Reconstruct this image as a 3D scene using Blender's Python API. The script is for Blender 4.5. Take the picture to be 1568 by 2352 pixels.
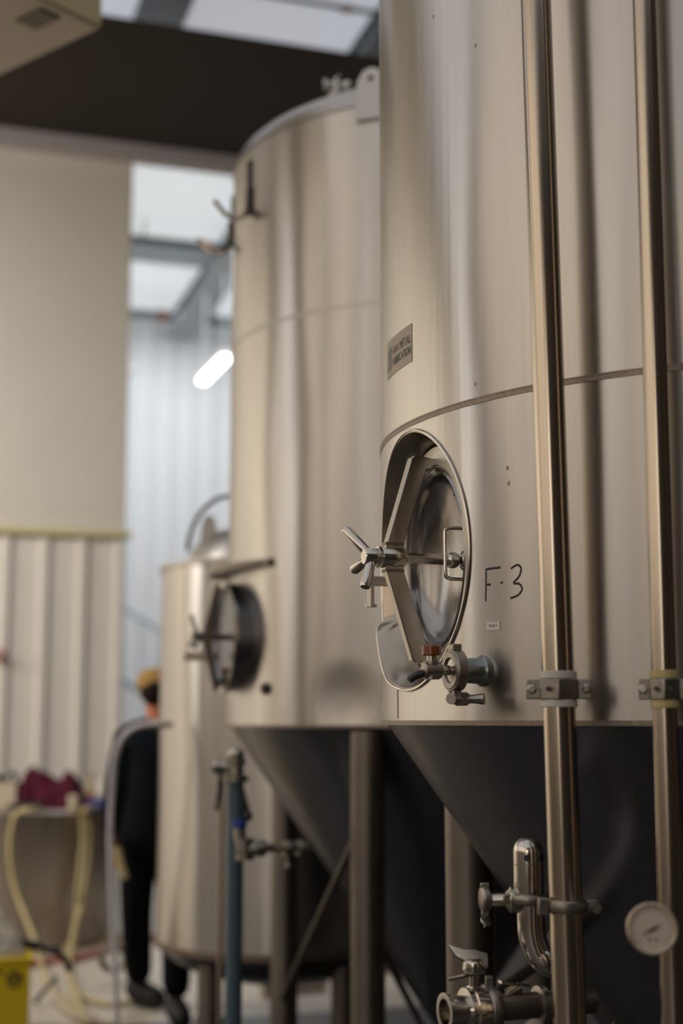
import bpy, bmesh, math, random
from mathutils import Vector, Matrix, noise
random.seed(7)
V = Vector
S = bpy.context.scene
for o in list(bpy.data.objects): bpy.data.objects.remove(o)

# ---------------------------------------------------------------- camera
EYE = 1.51
FPX = 50.0/36.0*2352
PITCH = math.atan(480.0/FPX)
cam_d = bpy.data.cameras.new('camera'); cam = bpy.data.objects.new('camera', cam_d)
S.collection.objects.link(cam); S.camera = cam
cam_d.sensor_fit = 'VERTICAL'; cam_d.sensor_height = 36; cam_d.lens = 50
cam.location = (0, 0, EYE); cam.rotation_euler = (math.pi/2+PITCH, 0, 0)
cam_d.dof.use_dof = True; cam_d.dof.focus_distance = 2.92; cam_d.dof.aperture_fstop = 1.5
cam_d.clip_end = 200
# ---------------------------------------------------------------- world, exposure
W = bpy.data.worlds.new('world'); S.world = W; W.use_nodes = True
W.node_tree.nodes['Background'].inputs[0].default_value = (.75, .85, 1, 1)
W.node_tree.nodes['Background'].inputs[1].default_value = 1.0
S.view_settings.view_transform = 'Standard'; S.view_settings.look = 'None'
S.view_settings.gamma = 1; S.view_settings.use_curve_mapping = False
S.view_settings.exposure = 0.0
# building axes: a to the right, b away from the camera
TH = math.radians(18.4); CT, ST = math.cos(TH), math.sin(TH)
def B(a, b, z=0.0): return V((a*CT-b*ST, a*ST+b*CT, z))
BA, BB, UP = V((CT, ST, 0)), V((-ST, CT, 0)), V((0, 0, 1))
def area(name, loc, target, sx, sy, power, col):
    l = bpy.data.lights.new(name, 'AREA'); l.shape = 'RECTANGLE'; l.size = sx; l.size_y = sy
    l.energy = power; l.color = col
    o = bpy.data.objects.new(name, l); S.collection.objects.link(o)
    o.location = loc; o.rotation_euler = (V(target)-V(loc)).to_track_quat('-Z', 'Y').to_euler()
    return o
ROOF_NEAR, ROOF_FAR = 0.40, 0.48
for _b, _w, _c, _k in ((-5.0, 3.0, (1, .86, .71), 1.0), (-1.6, 3.0, (1, .90, .80), 1.05), (1.8, 3.0, (1, .85, .69), 1.05), (5.0, 2.6, (1, .86, .71), 1.0), (9.2, 2.0, (.95, .93, .92), 1.5)):
    area('window_and_fill_light', B(-7.85, _b, 4.9), B(0, _b, 4.9), _w, 5.0, 2.75*_w*5*_k, _c)
area('wall_fill_light', B(-3.9, 8.5, 4.3), B(-3.2, 11.4, 2.2), 7.5, 1.4, 290, (1, .95, .87))  # unseen fill light added to brighten the cream wall
area('window_and_fill_light', B(-5.6, -6.85, 3.0), B(-3.0, 6, 1.0), 3.0, 3.4, 75, (1, .90, .78))  # fill added behind the camera for crate, tub and boots; not a known window
area('hall_light', B(3.6, 16.0, 6.9), B(3.6, 16.5, 0), 3.5, 6.0, 235, (.93, .96, 1))

# ---------------------------------------------------------------- materials
def mat(name, col, rough=.5, metal=0, aniso=0, nscale=None, namt=.08, stretch=(1,1,1), bump=0, bscale=20,
        bstretch=None, wob=0, emit=None, estr=1, trans=0, alpha=1, rvar=0, rot=.25, bdist=.01, coat=0, stain=0):
    m = bpy.data.materials.new(name); m.use_nodes = True
    nt = m.node_tree; N = nt.nodes; L = nt.links; p = N['Principled BSDF']
    p.inputs['Base Color'].default_value = (*col, 1); p.inputs['Roughness'].default_value = rough
    p.inputs['Metallic'].default_value = metal
    if coat: p.inputs['Coat Weight'].default_value = coat
    if aniso:
        p.inputs['Anisotropic'].default_value = aniso; p.inputs['Anisotropic Rotation'].default_value = rot
        t = N.new('ShaderNodeTangent'); t.direction_type = 'RADIAL'; t.axis = 'Z'; L.new(t.outputs[0], p.inputs['Tangent'])
    if emit:
        p.inputs['Emission Color'].default_value = (*emit, 1); p.inputs['Emission Strength'].default_value = estr
    if trans: p.inputs['Transmission Weight'].default_value = trans
    if alpha < 1: p.inputs['Alpha'].default_value = alpha
    tc = N.new('ShaderNodeTexCoord')
    def nz(scale, st, detail=3):
        mp = N.new('ShaderNodeMapping'); mp.inputs['Scale'].default_value = st
        n = N.new('ShaderNodeTexNoise'); n.inputs['Scale'].default_value = scale; n.inputs['Detail'].default_value = detail
        L.new(tc.outputs['Object'], mp.inputs[0]); L.new(mp.outputs[0], n.inputs['Vector']); return n
    if nscale:
        n = nz(nscale, stretch, 4)
        mx = N.new('ShaderNodeMix'); mx.data_type = 'RGBA'
        mx.inputs[6].default_value = (*[max(0, c*(1-namt)) for c in col], 1)
        mx.inputs[7].default_value = (*[min(1, c*(1+namt)) for c in col], 1)
        L.new(n.outputs['Fac'], mx.inputs[0]); out = mx.outputs[2]
        if stain:
            n2 = nz(1.6, (3, 3, .5), 6); r = N.new('ShaderNodeMapRange')
            r.inputs[1].default_value = .56; r.inputs[2].default_value = .75; r.inputs[4].default_value = stain
            L.new(n2.outputs['Fac'], r.inputs[0])
            m2 = N.new('ShaderNodeMix'); m2.data_type = 'RGBA'; m2.inputs[7].default_value = (*[c*.55 for c in col], 1)
            L.new(r.outputs[0], m2.inputs[0]); L.new(out, m2.inputs[6]); out = m2.outputs[2]
        L.new(out, p.inputs['Base Color'])
        if rvar:
            r = N.new('ShaderNodeMapRange'); r.inputs[3].default_value = rough-rvar; r.inputs[4].default_value = rough+rvar
            L.new(n.outputs['Fac'], r.inputs[0]); L.new(r.outputs[0], p.inputs['Roughness'])
    last = None
    if wob:
        b = N.new('ShaderNodeBump'); b.inputs['Strength'].default_value = 1; b.inputs['Distance'].default_value = wob
        n = nz(1.0, (2.2, 2.2, .45), 1.5); L.new(n.outputs['Fac'], b.inputs['Height']); last = b
    if bump:
        b = N.new('ShaderNodeBump'); b.inputs['Strength'].default_value = bump; b.inputs['Distance'].default_value = bdist
        n = nz(bscale, bstretch or stretch, 3); L.new(n.outputs['Fac'], b.inputs['Height'])
        if last: L.new(last.outputs[0], b.inputs['Normal'])
        last = b
    if last: L.new(last.outputs[0], p.inputs['Normal'])
    return m
M = {}
M['tank'] = mat('brushed_steel', (.60,.567,.525), .30, 1, .82, nscale=9, namt=.07, stretch=(9,9,.25), wob=.042, rvar=.05, stain=.25)
M['tank_dent'] = M['tank'].copy(); M['tank_dent'].name = 'brushed_steel_dented'
def add_dent(m, c, rad, depth):
    nt = m.node_tree; N = nt.nodes; L = nt.links; p = N['Principled BSDF']; src = p.inputs['Normal'].links[0].from_socket
    tc = N.new('ShaderNodeTexCoord'); vm = N.new('ShaderNodeVectorMath'); vm.operation = 'DISTANCE'; vm.inputs[1].default_value = c
    r = N.new('ShaderNodeMapRange'); r.interpolation_type = 'SMOOTHERSTEP'; r.inputs[1].default_value = 0; r.inputs[2].default_value = rad
    b = N.new('ShaderNodeBump'); b.inputs['Strength'].default_value = 1; b.inputs['Distance'].default_value = depth
    L.new(tc.outputs['Object'], vm.inputs[0]); L.new(vm.outputs['Value'], r.inputs[0]); L.new(r.outputs[0], b.inputs['Height'])
    L.new(src, b.inputs['Normal']); L.new(b.outputs[0], p.inputs['Normal'])
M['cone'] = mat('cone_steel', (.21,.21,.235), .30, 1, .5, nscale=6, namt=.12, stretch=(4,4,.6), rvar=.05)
M['dome'] = mat('dome_steel', (.52,.49,.46), .36, 1, nscale=6, namt=.1)
M['steel'] = mat('steel', (.56,.52,.46), .24, 1, nscale=25, namt=.12, rvar=.06)
M['steel_bright'] = mat('polished_steel', (.66,.62,.56), .16, 1, nscale=30, namt=.06)
M['steel_dish'] = mat('dish_steel', (.36,.345,.33), .2, 1, nscale=14, namt=.25, stretch=(1,1,.4), rvar=.08, bump=.25, bscale=60, bdist=.002)
M['pipe'] = mat('pipe_steel', (.58,.50,.40), .2, 1, .5, nscale=12, namt=.12, stretch=(3,3,.3), rvar=.05)
M['leg'] = mat('leg_steel', (.24,.21,.18), .45, 1, .3, nscale=14, namt=.25, stretch=(1,1,.4), rvar=.08)
M['weld'] = mat('weld_steel', (.30,.25,.21), .5, 1, nscale=120, namt=.4)
M['cast'] = mat('cast_steel', (.36,.33,.29), .4, 1, nscale=60, namt=.3, bump=.3, bscale=150, bdist=.001)
M['collar'] = mat('collar_steel', (.44,.385,.315), .22, 1, nscale=20, namt=.15)
M['seat'] = mat('seat_steel', (.62,.58,.52), .40, 1, nscale=20, namt=.15)
M['dark'] = mat('dark_steel', (.08,.075,.07), .45, .8)
M['marker'] = mat('marker_ink', (.02,.012,.012), .5)
M['white'] = mat('white_plastic', (.68,.64,.57), .5)
M['yellowing'] = mat('aged_plastic', (.62,.5,.22), .5, nscale=30, namt=.3)
M['paper'] = mat('paper', (.80,.75,.68), .6)
M['plate'] = mat('plate_metal', (.42,.35,.28), .5, .5, nscale=40, namt=.2)
M['plateblue'] = mat('plate_blue', (.10,.13,.17), .5)
M['ink'] = mat('ink', (.03,.03,.035), .5)
M['amber'] = mat('amber_plastic', (.22,.06,.012), .25, coat=.5, nscale=60, namt=.5)
M['teal'] = mat('heat_tinted_steel', (.28,.31,.30), .3, 1, nscale=30, namt=.35)
M['dial'] = mat('gauge_dial', (.62,.54,.45), .5)
M['soffit'] = mat('soffit_brown', (.042,.034,.028), .8, nscale=3, namt=.1)
M['beam'] = mat('beam_paint', (.42,.38,.38), .6)
M['cream'] = mat('cream_plaster', (.68,.63,.55), .8, nscale=2, namt=.04, bump=.1, bscale=60)
M['panel'] = mat('panel_paint', (.70,.65,.59), .55, nscale=4, namt=.05)
M['trimy'] = mat('trim_yellow', (.62,.56,.32), .6)
M['wallwhite'] = mat('white_sheet', (.80,.82,.84), .6, nscale=3, namt=.04)
M['wallbrown'] = mat('brown_wall', (.085,.066,.048), .8, nscale=3, namt=.2)
M['wallback'] = mat('back_wall', (.50,.43,.34), .8, nscale=2, namt=.06)
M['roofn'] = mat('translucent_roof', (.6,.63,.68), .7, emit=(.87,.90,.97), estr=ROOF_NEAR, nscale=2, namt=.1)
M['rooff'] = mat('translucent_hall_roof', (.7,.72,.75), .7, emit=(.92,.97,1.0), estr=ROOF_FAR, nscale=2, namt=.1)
M['rafter'] = mat('rafter_steel', (.22,.25,.26), .5, nscale=6, namt=.15)
M['purlin'] = mat('purlin_steel', (.42,.46,.50), .5, nscale=6, namt=.1)
M['sprink'] = mat('sprinkler_green', (.05,.08,.085), .5)
M['orange'] = mat('coupling_orange', (.45,.12,.05), .5)
M['floor'] = mat('floor_concrete', (.56,.49,.40), .45, nscale=2.5, namt=.15, bump=.15, bscale=30)
M['floor_shaded'] = mat('floor_shade', (.055,.048,.042), .4, nscale=2.5, namt=.3, bump=.15, bscale=30)  # shade around the tanks put into the floor colour
M['hvac'] = mat('heater_paint', (.66,.58,.46), .5, nscale=8, namt=.05)
M['hvac_lit'] = mat('heater_lit_side', (.70,.58,.32), .5)  # warm light on the heater's right face put into its colour
M['grille'] = mat('grille', (.10,.09,.08), .6)
M['blue'] = mat('blue_hose', (.085,.135,.17), .45, nscale=30, namt=.2, stretch=(1,1,.2))
M['bluecap'] = mat('blue_handle', (.02,.06,.30), .4)
M['hose'] = mat('cream_hose', (.52,.42,.21), .4, nscale=20, namt=.15)
M['whitehose'] = mat('clear_hose', (.85,.80,.86), .3, nscale=20, namt=.15)
M['redhose'] = mat('red_hose', (.45,.13,.08), .5)
M['cloth'] = mat('maroon_cloth', (.075,.010,.022), .9, nscale=12, namt=.6, bump=.5, bscale=30)
M['navy'] = mat('navy_jacket', (.004,.006,.009), .85, nscale=8, namt=.3, bump=.4, bscale=12, bdist=.02)
M['black'] = mat('black_trousers', (.002,.002,.003), .9, nscale=8, namt=.3)
M['boot'] = mat('boot_leather', (.006,.005,.005), .6)
M['cap'] = mat('tan_cap', (.42,.24,.07), .85, nscale=20, namt=.15)
M['skin'] = mat('skin', (.62,.20,.085), .5, nscale=15, namt=.1)
M['hair'] = mat('hair', (.02,.012,.008), .7)
M['yellow'] = mat('yellow_plastic', (.92,.66,.015), .45, nscale=10, namt=.08)
M['bag'] = mat('clear_plastic', (.9,.88,.86), .12, trans=.55, bump=.6, bscale=14, bdist=.03)
M['blk'] = mat('black_plastic', (.012,.012,.013), .4)
M['cobalt'] = mat('cobalt_plastic', (.006,.03,.22), .4)
M['card'] = mat('cardboard', (.50,.41,.30), .8)
M['red'] = mat('red_paint', (.40,.06,.05), .4)
M['lamp'] = mat('lamp_tube', (.9,.9,.9), .4, emit=(.95,.98,1), estr=7)
M['tub'] = mat('tub_steel', (.40,.36,.32), .38, 1, .6, nscale=5, namt=.2, stretch=(4,4,.3), wob=.01)
M['galv'] = mat('galvanised', (.50,.55,.60), .5, .3)

for _k in ('navy','black','cloth','soffit','hair'): M[_k].node_tree.nodes['Principled BSDF'].inputs['Specular IOR Level'].default_value = .15
# ---------------------------------------------------------------- pixel helpers (photo pixel -> point at a real distance)
def ray(px, py):
    u = (px-784)/FPX; v = (1176-py)/FPX; c, s = math.cos(PITCH), math.sin(PITCH)
    return V((u, c-v*s, s+v*c))
def at(px, py, Y): d = ray(px, py); return V((0,0,EYE))+d*(Y/d.y)
def at_floor(px, py, z=0.0): d = ray(px, py); return V((0,0,EYE))+d*((z-EYE)/d.z)
def at_b(px, py, b):
    d = ray(px, py); return V((0,0,EYE))+d*(b/(d.dot(BB)))

# ---------------------------------------------------------------- mesh helpers
def perp(d):
    d = d.normalized(); a = UP if abs(d.z) < .9 else V((1,0,0))
    x = a.cross(d).normalized(); return x, d.cross(x)
class MB:
    def __init__(s): s.v = []; s.f = []
    def add(s, vs, fs):
        k = len(s.v); s.v += [V(p) for p in vs]; s.f += [tuple(i+k for i in f) for f in fs]; return s
    def box(s, c, size, X=V((1,0,0)), Y=V((0,1,0)), Z=UP):
        c = V(c); vs = []
        for k in (-.5,.5):
            for j in (-.5,.5):
                for i in (-.5,.5): vs.append(c+X*i*size[0]+Y*j*size[1]+Z*k*size[2])
        return s.add(vs, [(0,2,3,1),(4,5,7,6),(0,1,5,4),(2,6,7,3),(0,4,6,2),(1,3,7,5)])
    def tube(s, pts, r, seg=12, closed=False, cap=True):
        pts = [V(p) for p in pts]; n = len(pts); vs = []; fs = []; prev = None
        for i in range(n):
            if closed: d = (pts[(i+1)%n]-pts[i-1]).normalized()
            else: d = (pts[min(i+1,n-1)]-pts[max(i-1,0)]).normalized()
            if prev is None: x, y = perp(d)
            else:
                x = (prev-d*prev.dot(d)); x = x.normalized() if x.length > 1e-6 else perp(d)[0]; y = d.cross(x)
            prev = x; rr = r[i] if isinstance(r, (list,tuple)) else r
            for k in range(seg):
                a = 2*math.pi*k/seg; vs.append(pts[i]+(x*math.cos(a)+y*math.sin(a))*rr)
        m = n if closed else n-1
        for i in range(m):
            j = (i+1)%n
            for k in range(seg):
                l = (k+1)%seg; fs.append((i*seg+k, i*seg+l, j*seg+l, j*seg+k))
        if cap and not closed:
            fs.append(tuple(reversed(range(seg)))); fs.append(tuple(range((n-1)*seg, n*seg)))
        return s.add(vs, fs)
    def lathe(s, prof, o=V((0,0,0)), axis=UP, seg=32, sx=1, sy=1, X=None):
        o = V(o); axis = V(axis).normalized()
        if X is None: X, Y = perp(axis)
        else: Y = axis.cross(X)
        vs = []; fs = []; n = len(prof)
        for r, h in prof:
            for k in range(seg):
                a = 2*math.pi*k/seg; vs.append(o+axis*h+X*(r*sx*math.cos(a))+Y*(r*sy*math.sin(a)))
        for i in range(n-1):
            for k in range(seg):
                l = (k+1)%seg; fs.append((i*seg+k, i*seg+l, (i+1)*seg+l, (i+1)*seg+k))
        fs.append(tuple(reversed(range(seg)))); fs.append(tuple(range((n-1)*seg, n*seg)))
        return s.add(vs, fs)
    def ring(s, ro, ri, h, o, axis, seg=32, sx=1, sy=1, X=None):          # washer of thickness h
        o = V(o); axis = V(axis).normalized()
        if X is None: X, Y = perp(axis)
        else: Y = axis.cross(X)
        vs = []; fs = []
        for r, z in ((ri,0),(ro,0),(ro,h),(ri,h)):
            rx, ry = (r if isinstance(r, tuple) else (r*sx, r*sy))
            for k in range(seg):
                a = 2*math.pi*k/seg; vs.append(o+axis*z+X*(rx*math.cos(a))+Y*(ry*math.sin(a)))
        for i in range(4):
            j = (i+1)%4
            for k in range(seg):
                l = (k+1)%seg; fs.append((i*seg+k, i*seg+l, j*seg+l, j*seg+k))
        return s.add(vs, fs)
    def prism(s, poly, o, X, Y, th):
        o = V(o); Nn = X.cross(Y).normalized(); n = len(poly)
        vs = [o+X*p[0]+Y*p[1]-Nn*th/2 for p in poly]+[o+X*p[0]+Y*p[1]+Nn*th/2 for p in poly]
        fs = [tuple(reversed(range(n))), tuple(range(n, 2*n))]+[(i, (i+1)%n, n+(i+1)%n, n+i) for i in range(n)]
        return s.add(vs, fs)
    def ball(s, c, r, seg=16, sc=(1,1,1)):
        prof = [(r*max(.02, math.sin(math.pi*i/10)), -r*math.cos(math.pi*i/10)*sc[2]) for i in range(11)]
        return s.lathe(prof, c, UP, seg, sc[0], sc[1], X=V((1,0,0)))
    def build(s, name, m, parent=None, smooth=38, bevel=0, bseg=2):
        me = bpy.data.meshes.new(name); base = root_loc(parent) if parent else V((0,0,0))
        me.from_pydata([p-base for p in s.v], [], s.f); me.materials.append(m)
        bm = bmesh.new(); bm.from_mesh(me); bmesh.ops.recalc_face_normals(bm, faces=bm.faces); bm.to_mesh(me); bm.free()
        if smooth:
            me.shade_smooth(); me.set_sharp_from_angle(angle=math.radians(smooth))
        o = bpy.data.objects.new(name, me); S.collection.objects.link(o)
        if parent: o.parent = parent
        if bevel:
            b = o.modifiers.new('bevel', 'BEVEL'); b.width = bevel; b.segments = bseg; b.limit_method = 'ANGLE'
            b.angle_limit = math.radians(40)
        return o
def root_loc(o):
    p = V(o.location)
    while o.parent: o = o.parent; p += V(o.location)
    return p
def thing(name, label, cat, loc=(0,0,0), group=None):
    o = bpy.data.objects.new(name, None); S.collection.objects.link(o); o.location = loc
    o.empty_display_size = .1; o['label'] = label; o['category'] = cat
    if group: o['group'] = group
    return o
def tag(o, label, cat, group=None, kind=None):
    o['label'] = label; o['category'] = cat
    if group: o['group'] = group
    if kind: o['kind'] = kind
    # move the object's origin to the foot of the mesh
    if o.type == 'MESH' and o.parent is None and tuple(o.location) == (0,0,0):
        c = [v.co for v in o.data.vertices]
        b = V((sum(p.x for p in c)/len(c), sum(p.y for p in c)/len(c), min(p.z for p in c)))
        o.data.transform(Matrix.Translation(-b)); o.location = b
    return o
def struct(o): o['kind'] = 'structure'; return o
def smoothpts(p, n=8):
    p = [V(q) for q in p]; out = []
    for i in range(len(p)-1):
        a, b, c, d = p[max(i-1,0)], p[i], p[i+1], p[min(i+2,len(p)-1)]
        for k in range(n):
            t = k/n; out.append(.5*((2*b)+(c-a)*t+(2*a-5*b+4*c-d)*t*t+(3*b-a-3*c+d)*t**3))
    out.append(p[-1]); return out
def subtract(o, cutters):
    for c in cutters:
        m = o.modifiers.new('cut', 'BOOLEAN'); m.operation = 'DIFFERENCE'; m.solver = 'EXACT'; m.object = c
    dg = bpy.context.evaluated_depsgraph_get(); dg.update()
    me = bpy.data.meshes.new_from_object(o.evaluated_get(dg)); o.modifiers.clear(); o.data = me
    me.shade_smooth(); me.set_sharp_from_angle(angle=math.radians(38))
    for c in cutters: bpy.data.objects.remove(c)
def text_mesh(txt, size, font=None):
    cu = bpy.data.curves.new('t', 'FONT'); cu.body = txt; cu.size = size; cu.align_x = 'CENTER'; cu.align_y = 'CENTER'
    o = bpy.data.objects.new('t', cu); S.collection.objects.link(o)
    dg = bpy.context.evaluated_depsgraph_get(); dg.update()
    me = bpy.data.meshes.new_from_object(o.evaluated_get(dg))
    vs = [v.co.copy() for v in me.vertices]; fs = [tuple(p.vertices) for p in me.polygons]
    bpy.data.objects.remove(o); bpy.data.meshes.remove(me); return vs, fs

# ================================================================ STRUCTURE
AL, AR, B0, B1 = -8.0, 5.5, -7.0, 20.0
BW = 11.45          # partition line of the cabin
def roofz(b): return 7.45+(B1-b)*.035
def quadwall(name, m, p, q, z0, z1, th=.1):
    p, q = V(p), V(q); d = (q-p); L = d.length; d.normalize(); n = V((d.y,-d.x,0))
    return struct(MB().box((p+q)/2+UP*(z0+z1)/2-n*0, (L, th, z1-z0), d, n, UP).build(name, m))
struct(MB().box(B(-1.25, 13.75, -.05), (13.7, 12.7, .1), BA, BB).build('floor', M['floor']))
struct(MB().box(B(4.3, 9.9, .004), (2.4, 5.0, .008), BA, BB).build('floor', M['floor_shaded']))  # thin dark sheet standing in for shade behind the tank row
struct(MB().box(B(-1.25, .2, -.05), (13.7, 14.4, .1), BA, BB).build('floor', M['floor_shaded']))  # near floor, darkened in colour for the tanks' shade
quadwall('wall_left', M['wallback'], B(AL-.05,B0), B(AL-.05,BW+.2), 0, 8.6)
quadwall('wall_back', M['wallbrown'], B(AL,B0-.05), B(AR,B0-.05), 0, 8.6)
quadwall('wall_right', M['wallbrown'], B(AR+.05,B0), B(AR+.05,B1), 0, 8.6)
# far wall: corrugated white sheets, one object per sheet
far = struct(MB().box(B(3.5, B1+.14, 3.8), (8, .08, 7.6), BA, BB).build('wall_far', M['wallwhite']))
def ribbed(name, m, a0, a1, b, z0, z1, pitch, parent, depth=.04):
    pts = []; a = a0
    while a < a1-1e-4:
        e = min(a+pitch, a1)
        for t, dd in ((0,0),(.70,0),(.76,depth),(.92,depth),(.98,0)):
            if a+t*pitch < a1: pts.append((a+t*pitch, -dd))
        a = e
    pts.append((a1, 0)); back = [(a1, .03), (a0, .03)]
    poly = pts+back
    return MB().prism([(p[0], p[1]) for p in poly], B(0, b, (z0+z1)/2), BA, BB, z1-z0).build(name, m, parent)
a = -.4
while a < 5.4:
    ribbed('panel', M['wallwhite'], a, a+.898, B1+.06, 0, 7.45, .3, far); a += .9
# roofs
def roof(name, m, b0, b1, a0=AL, a1=AR):
    vs = []
    for (aa, bb) in ((a0,b0),(a1,b0),(a1,b1),(a0,b1)): vs.append(B(aa,bb,roofz(bb)))
    for (aa, bb) in ((a0,b0),(a1,b0),(a1,b1),(a0,b1)): vs.append(B(aa,bb,roofz(bb)+.05))
    return MB().add(vs, [(3,2,1,0),(4,5,6,7),(0,1,5,4),(1,2,6,5),(2,3,7,6),(3,0,4,7)])
struct(roof('c', 0, B0, 9.0).build('ceiling', M['roofn']))
struct(roof('c', 0, 9.0, 14.6).build('ceiling', M['roofn']))
struct(roof('c', 0, 14.6, B1+.2).build('ceiling', M['rooff']))
# office block beyond: cream wall above a ribbed metal partition
AC = 1.98
struct(MB().box(B((AL+AC)/2, BW+.25, 3.2), (AC-AL, .2, 6.4), BA, BB).build('wall_front', M['cream'], bevel=.01))
struct(MB().box(B(AC-.1, (BW+.36+B1)/2, 3.2), (.2, B1-BW-.40, 6.4), BA, BB).build('wall_inner', M['cream']))
ZP = 2.99
part_w = struct(MB().box(B((AL+AC)/2-.02, BW+.085, ZP/2), (AC-AL, .05, ZP), BA, BB).build('wall_partition', M['panel']))
a = AC-.02
while a > -3.5:
    ribbed('panel', M['panel'], a-.896, a, BW+.025, .02, ZP-.03, .3, part_w, .045); a -= .9
struct(MB().box(B((AL+AC)/2+.01, BW+.03, ZP+.02), (AC-AL+.02, .16, .05), BA, BB).build('trim_1', M['trimy']))
# dark soffit slab and its edge beam
ZS = 6.35
struct(MB().box(B((AL+AR)/2, (9.37+BW-.02)/2, ZS+.02), (AR-AL, BW-.02-9.37, .04), BA, BB).build('ceiling_soffit', M['soffit']))
struct(MB().box(B((AL+AR)/2, BW+.07, ZS+.08), (AR-AL, .14, .40), BA, BB).build('trim_2', M['beam']))
# rafters and purlins
for aa in (2.1, 4.12):
    r = thing('roof_rafter', 'steel I-beam rafter %s' % ('running down to the far wall behind the middle tank' if aa > 3 else 'at the upper left, above the dark soffit'), 'beam', B(aa, 10, 6.9))
    for nm, w, h, dz in (('top_flange', .24, .03, -.06), ('web', .03, .3, -.225), ('bottom_flange', .42, .03, -.39)):
        vs = []
        for bb in (8.0, B1-.02):
            for (i, j) in ((-1,-1),(1,-1),(1,1),(-1,1)): vs.append(B(aa+i*w/2, bb, roofz(bb)+dz+j*h/2))
        MB().add(vs, [(0,1,2,3),(7,6,5,4),(0,4,5,1),(1,5,6,2),(2,6,7,3),(3,7,4,0)]).build(nm, M['rafter'] if nm != 'bottom_flange' else M['purlin'], r)
for k, (bb, lab) in enumerate(((12.3, 'grey roof purlin above the dark soffit near the top edge'), (17.3, 'pale grey roof purlin just under the dark sprinkler pipe in the far hall'))):
    w = .26
    tag(MB().box(B(3.4, bb, roofz(bb)-.13), (4.0, .10, w), BA, BB).build('roof_purlin', M['purlin']), lab, 'beam')
def sprinkler(b, z, lab, m, r):
    t = thing('sprinkler_pipe', lab, 'pipe', B(3.3, b, z))
    MB().tube([B(1.0, b, z), B(5.45, b, z)], r, 12).build('pipe', m, t)
    for k in (.30,.36,.62):
        c = 1.0+4.4*k; MB().tube([B(c, b, z), B(c+.09, b, z)], r*1.35, 12).build('coupling', M['orange'], t)
    for k in (.15,.45,.8): MB().tube([B(1+4.4*k, b, z), B(1+4.4*k, b, roofz(b))], .012, 6).build('hanger', M['sprink'], t)
p = at_b(400, 558, 16.6); sprinkler(16.6, p.z, 'dark green sprinkler pipe with orange couplings crossing the far hall', M['sprink'], .05)
p = at_b(400, 728, 19.4); sprinkler(19.4, p.z, 'grey sprinkler pipe with rusty couplings near the top of the far wall', M['rafter'], .07)
p = at_b(780, 10, 11.2); sprinkler(11.2, p.z, 'black pipe with red couplings high above the dark soffit', M['blk'], .045)
# ceiling lamps in the far hall
def lamp(px, py, b, L, lab, m, d=BB):
    c = at_b(px, py, b); t = thing('strip_light', lab, 'lamp', c)
    MB().box(c+UP*.05, (.16, L, .05), BA, BB).build('housing', M['white'], t, bevel=.01)
    MB().box(c, (.11, L-.05, .05), BA, BB).build('diffuser', m, t, bevel=.02)
    for s in (-.4, .4): MB().tube([c+BB*L*s+UP*.07, c+BB*L*s+UP*(roofz(b)-c.z-.02)], .006, 6).build('hanging_rod', M['galv'], t)
lamp(491, 850, 17.0, 1.35, 'glowing white strip light hanging in the far hall beside the middle tank', M['lamp'])
lamp(283, 868, 19.2, .7, 'unlit white strip light near the right edge of the cream wall', M['white'])
# stair against far wall
t = thing('stair_railing', 'pale grey stair handrail sloping down the far white wall behind the worker', 'railing', B(3.6, 19.0, 0))
p0, p1 = at_b(225, 1362, 19.0), at_b(420, 1478, 19.0)
MB().tube([p0, p1], .035, 10).build('handrail', M['galv'], t)
q0, q1 = p0-UP*.95, p1-UP*.95
MB().tube([q0, q1], .06, 10).build('stringer', M['galv'], t)
for k in range(5):
    c = q0.lerp(q1, k/4*.96+.02); MB().tube([c, c+UP*.95], .016, 8).build('post', M['galv'], t)
m = MB().tube([q0, V((q0.x,q0.y,0))], .05, 8); m.build('support_post', M['galv'], t)
m = MB().tube([q1, V((q1.x,q1.y,0))], .05, 8); m.build('support_post', M['galv'], t)

# unit heater hung at the upper left
c = at(232, 66, 5.5); d1 = V((.64,.77,0)).normalized(); d2 = V((-.77,.64,0)).normalized()
t = thing('unit_heater', 'cream box-shaped unit heater hanging below the roof at the upper left', 'heater', c-d1*.6+d2*.6)
Hh = .6
MB().box(c-d1*.7+d2*.7+UP*Hh/2, (1.4, 1.4, Hh), d1, d2).build('casing', M['hvac'], t, bevel=.012)
MB().box(c-d1*.7-d2*.004+UP*(Hh/2), (1.38, .012, Hh-.02), d1, d2).build('side_panel', M['hvac_lit'], t)
gr = at(165, 60, 5.0); gr.z = c.z
gc = c-d1*.22+d2*.13; gc.z = c.z-.003
gf = MB().box(gc, (.10, .16, .008), d1, d2).build('vent_grille', M['grille'], t)
for k in range(5): MB().box(gc+d2*(-.06+.03*k)-UP*.006, (.095, .008, .006), d1, d2).build('slat', M['hvac'], gf)
for (i, j) in ((.15,.15),(1.2,.15),(.15,1.2),(1.2,1.2)):
    q = c-d1*i+d2*j+UP*Hh; MB().tube([q, V((q.x,q.y,roofz(5)))], .008, 6).build('hanging_rod', M['galv'], t)

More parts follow.
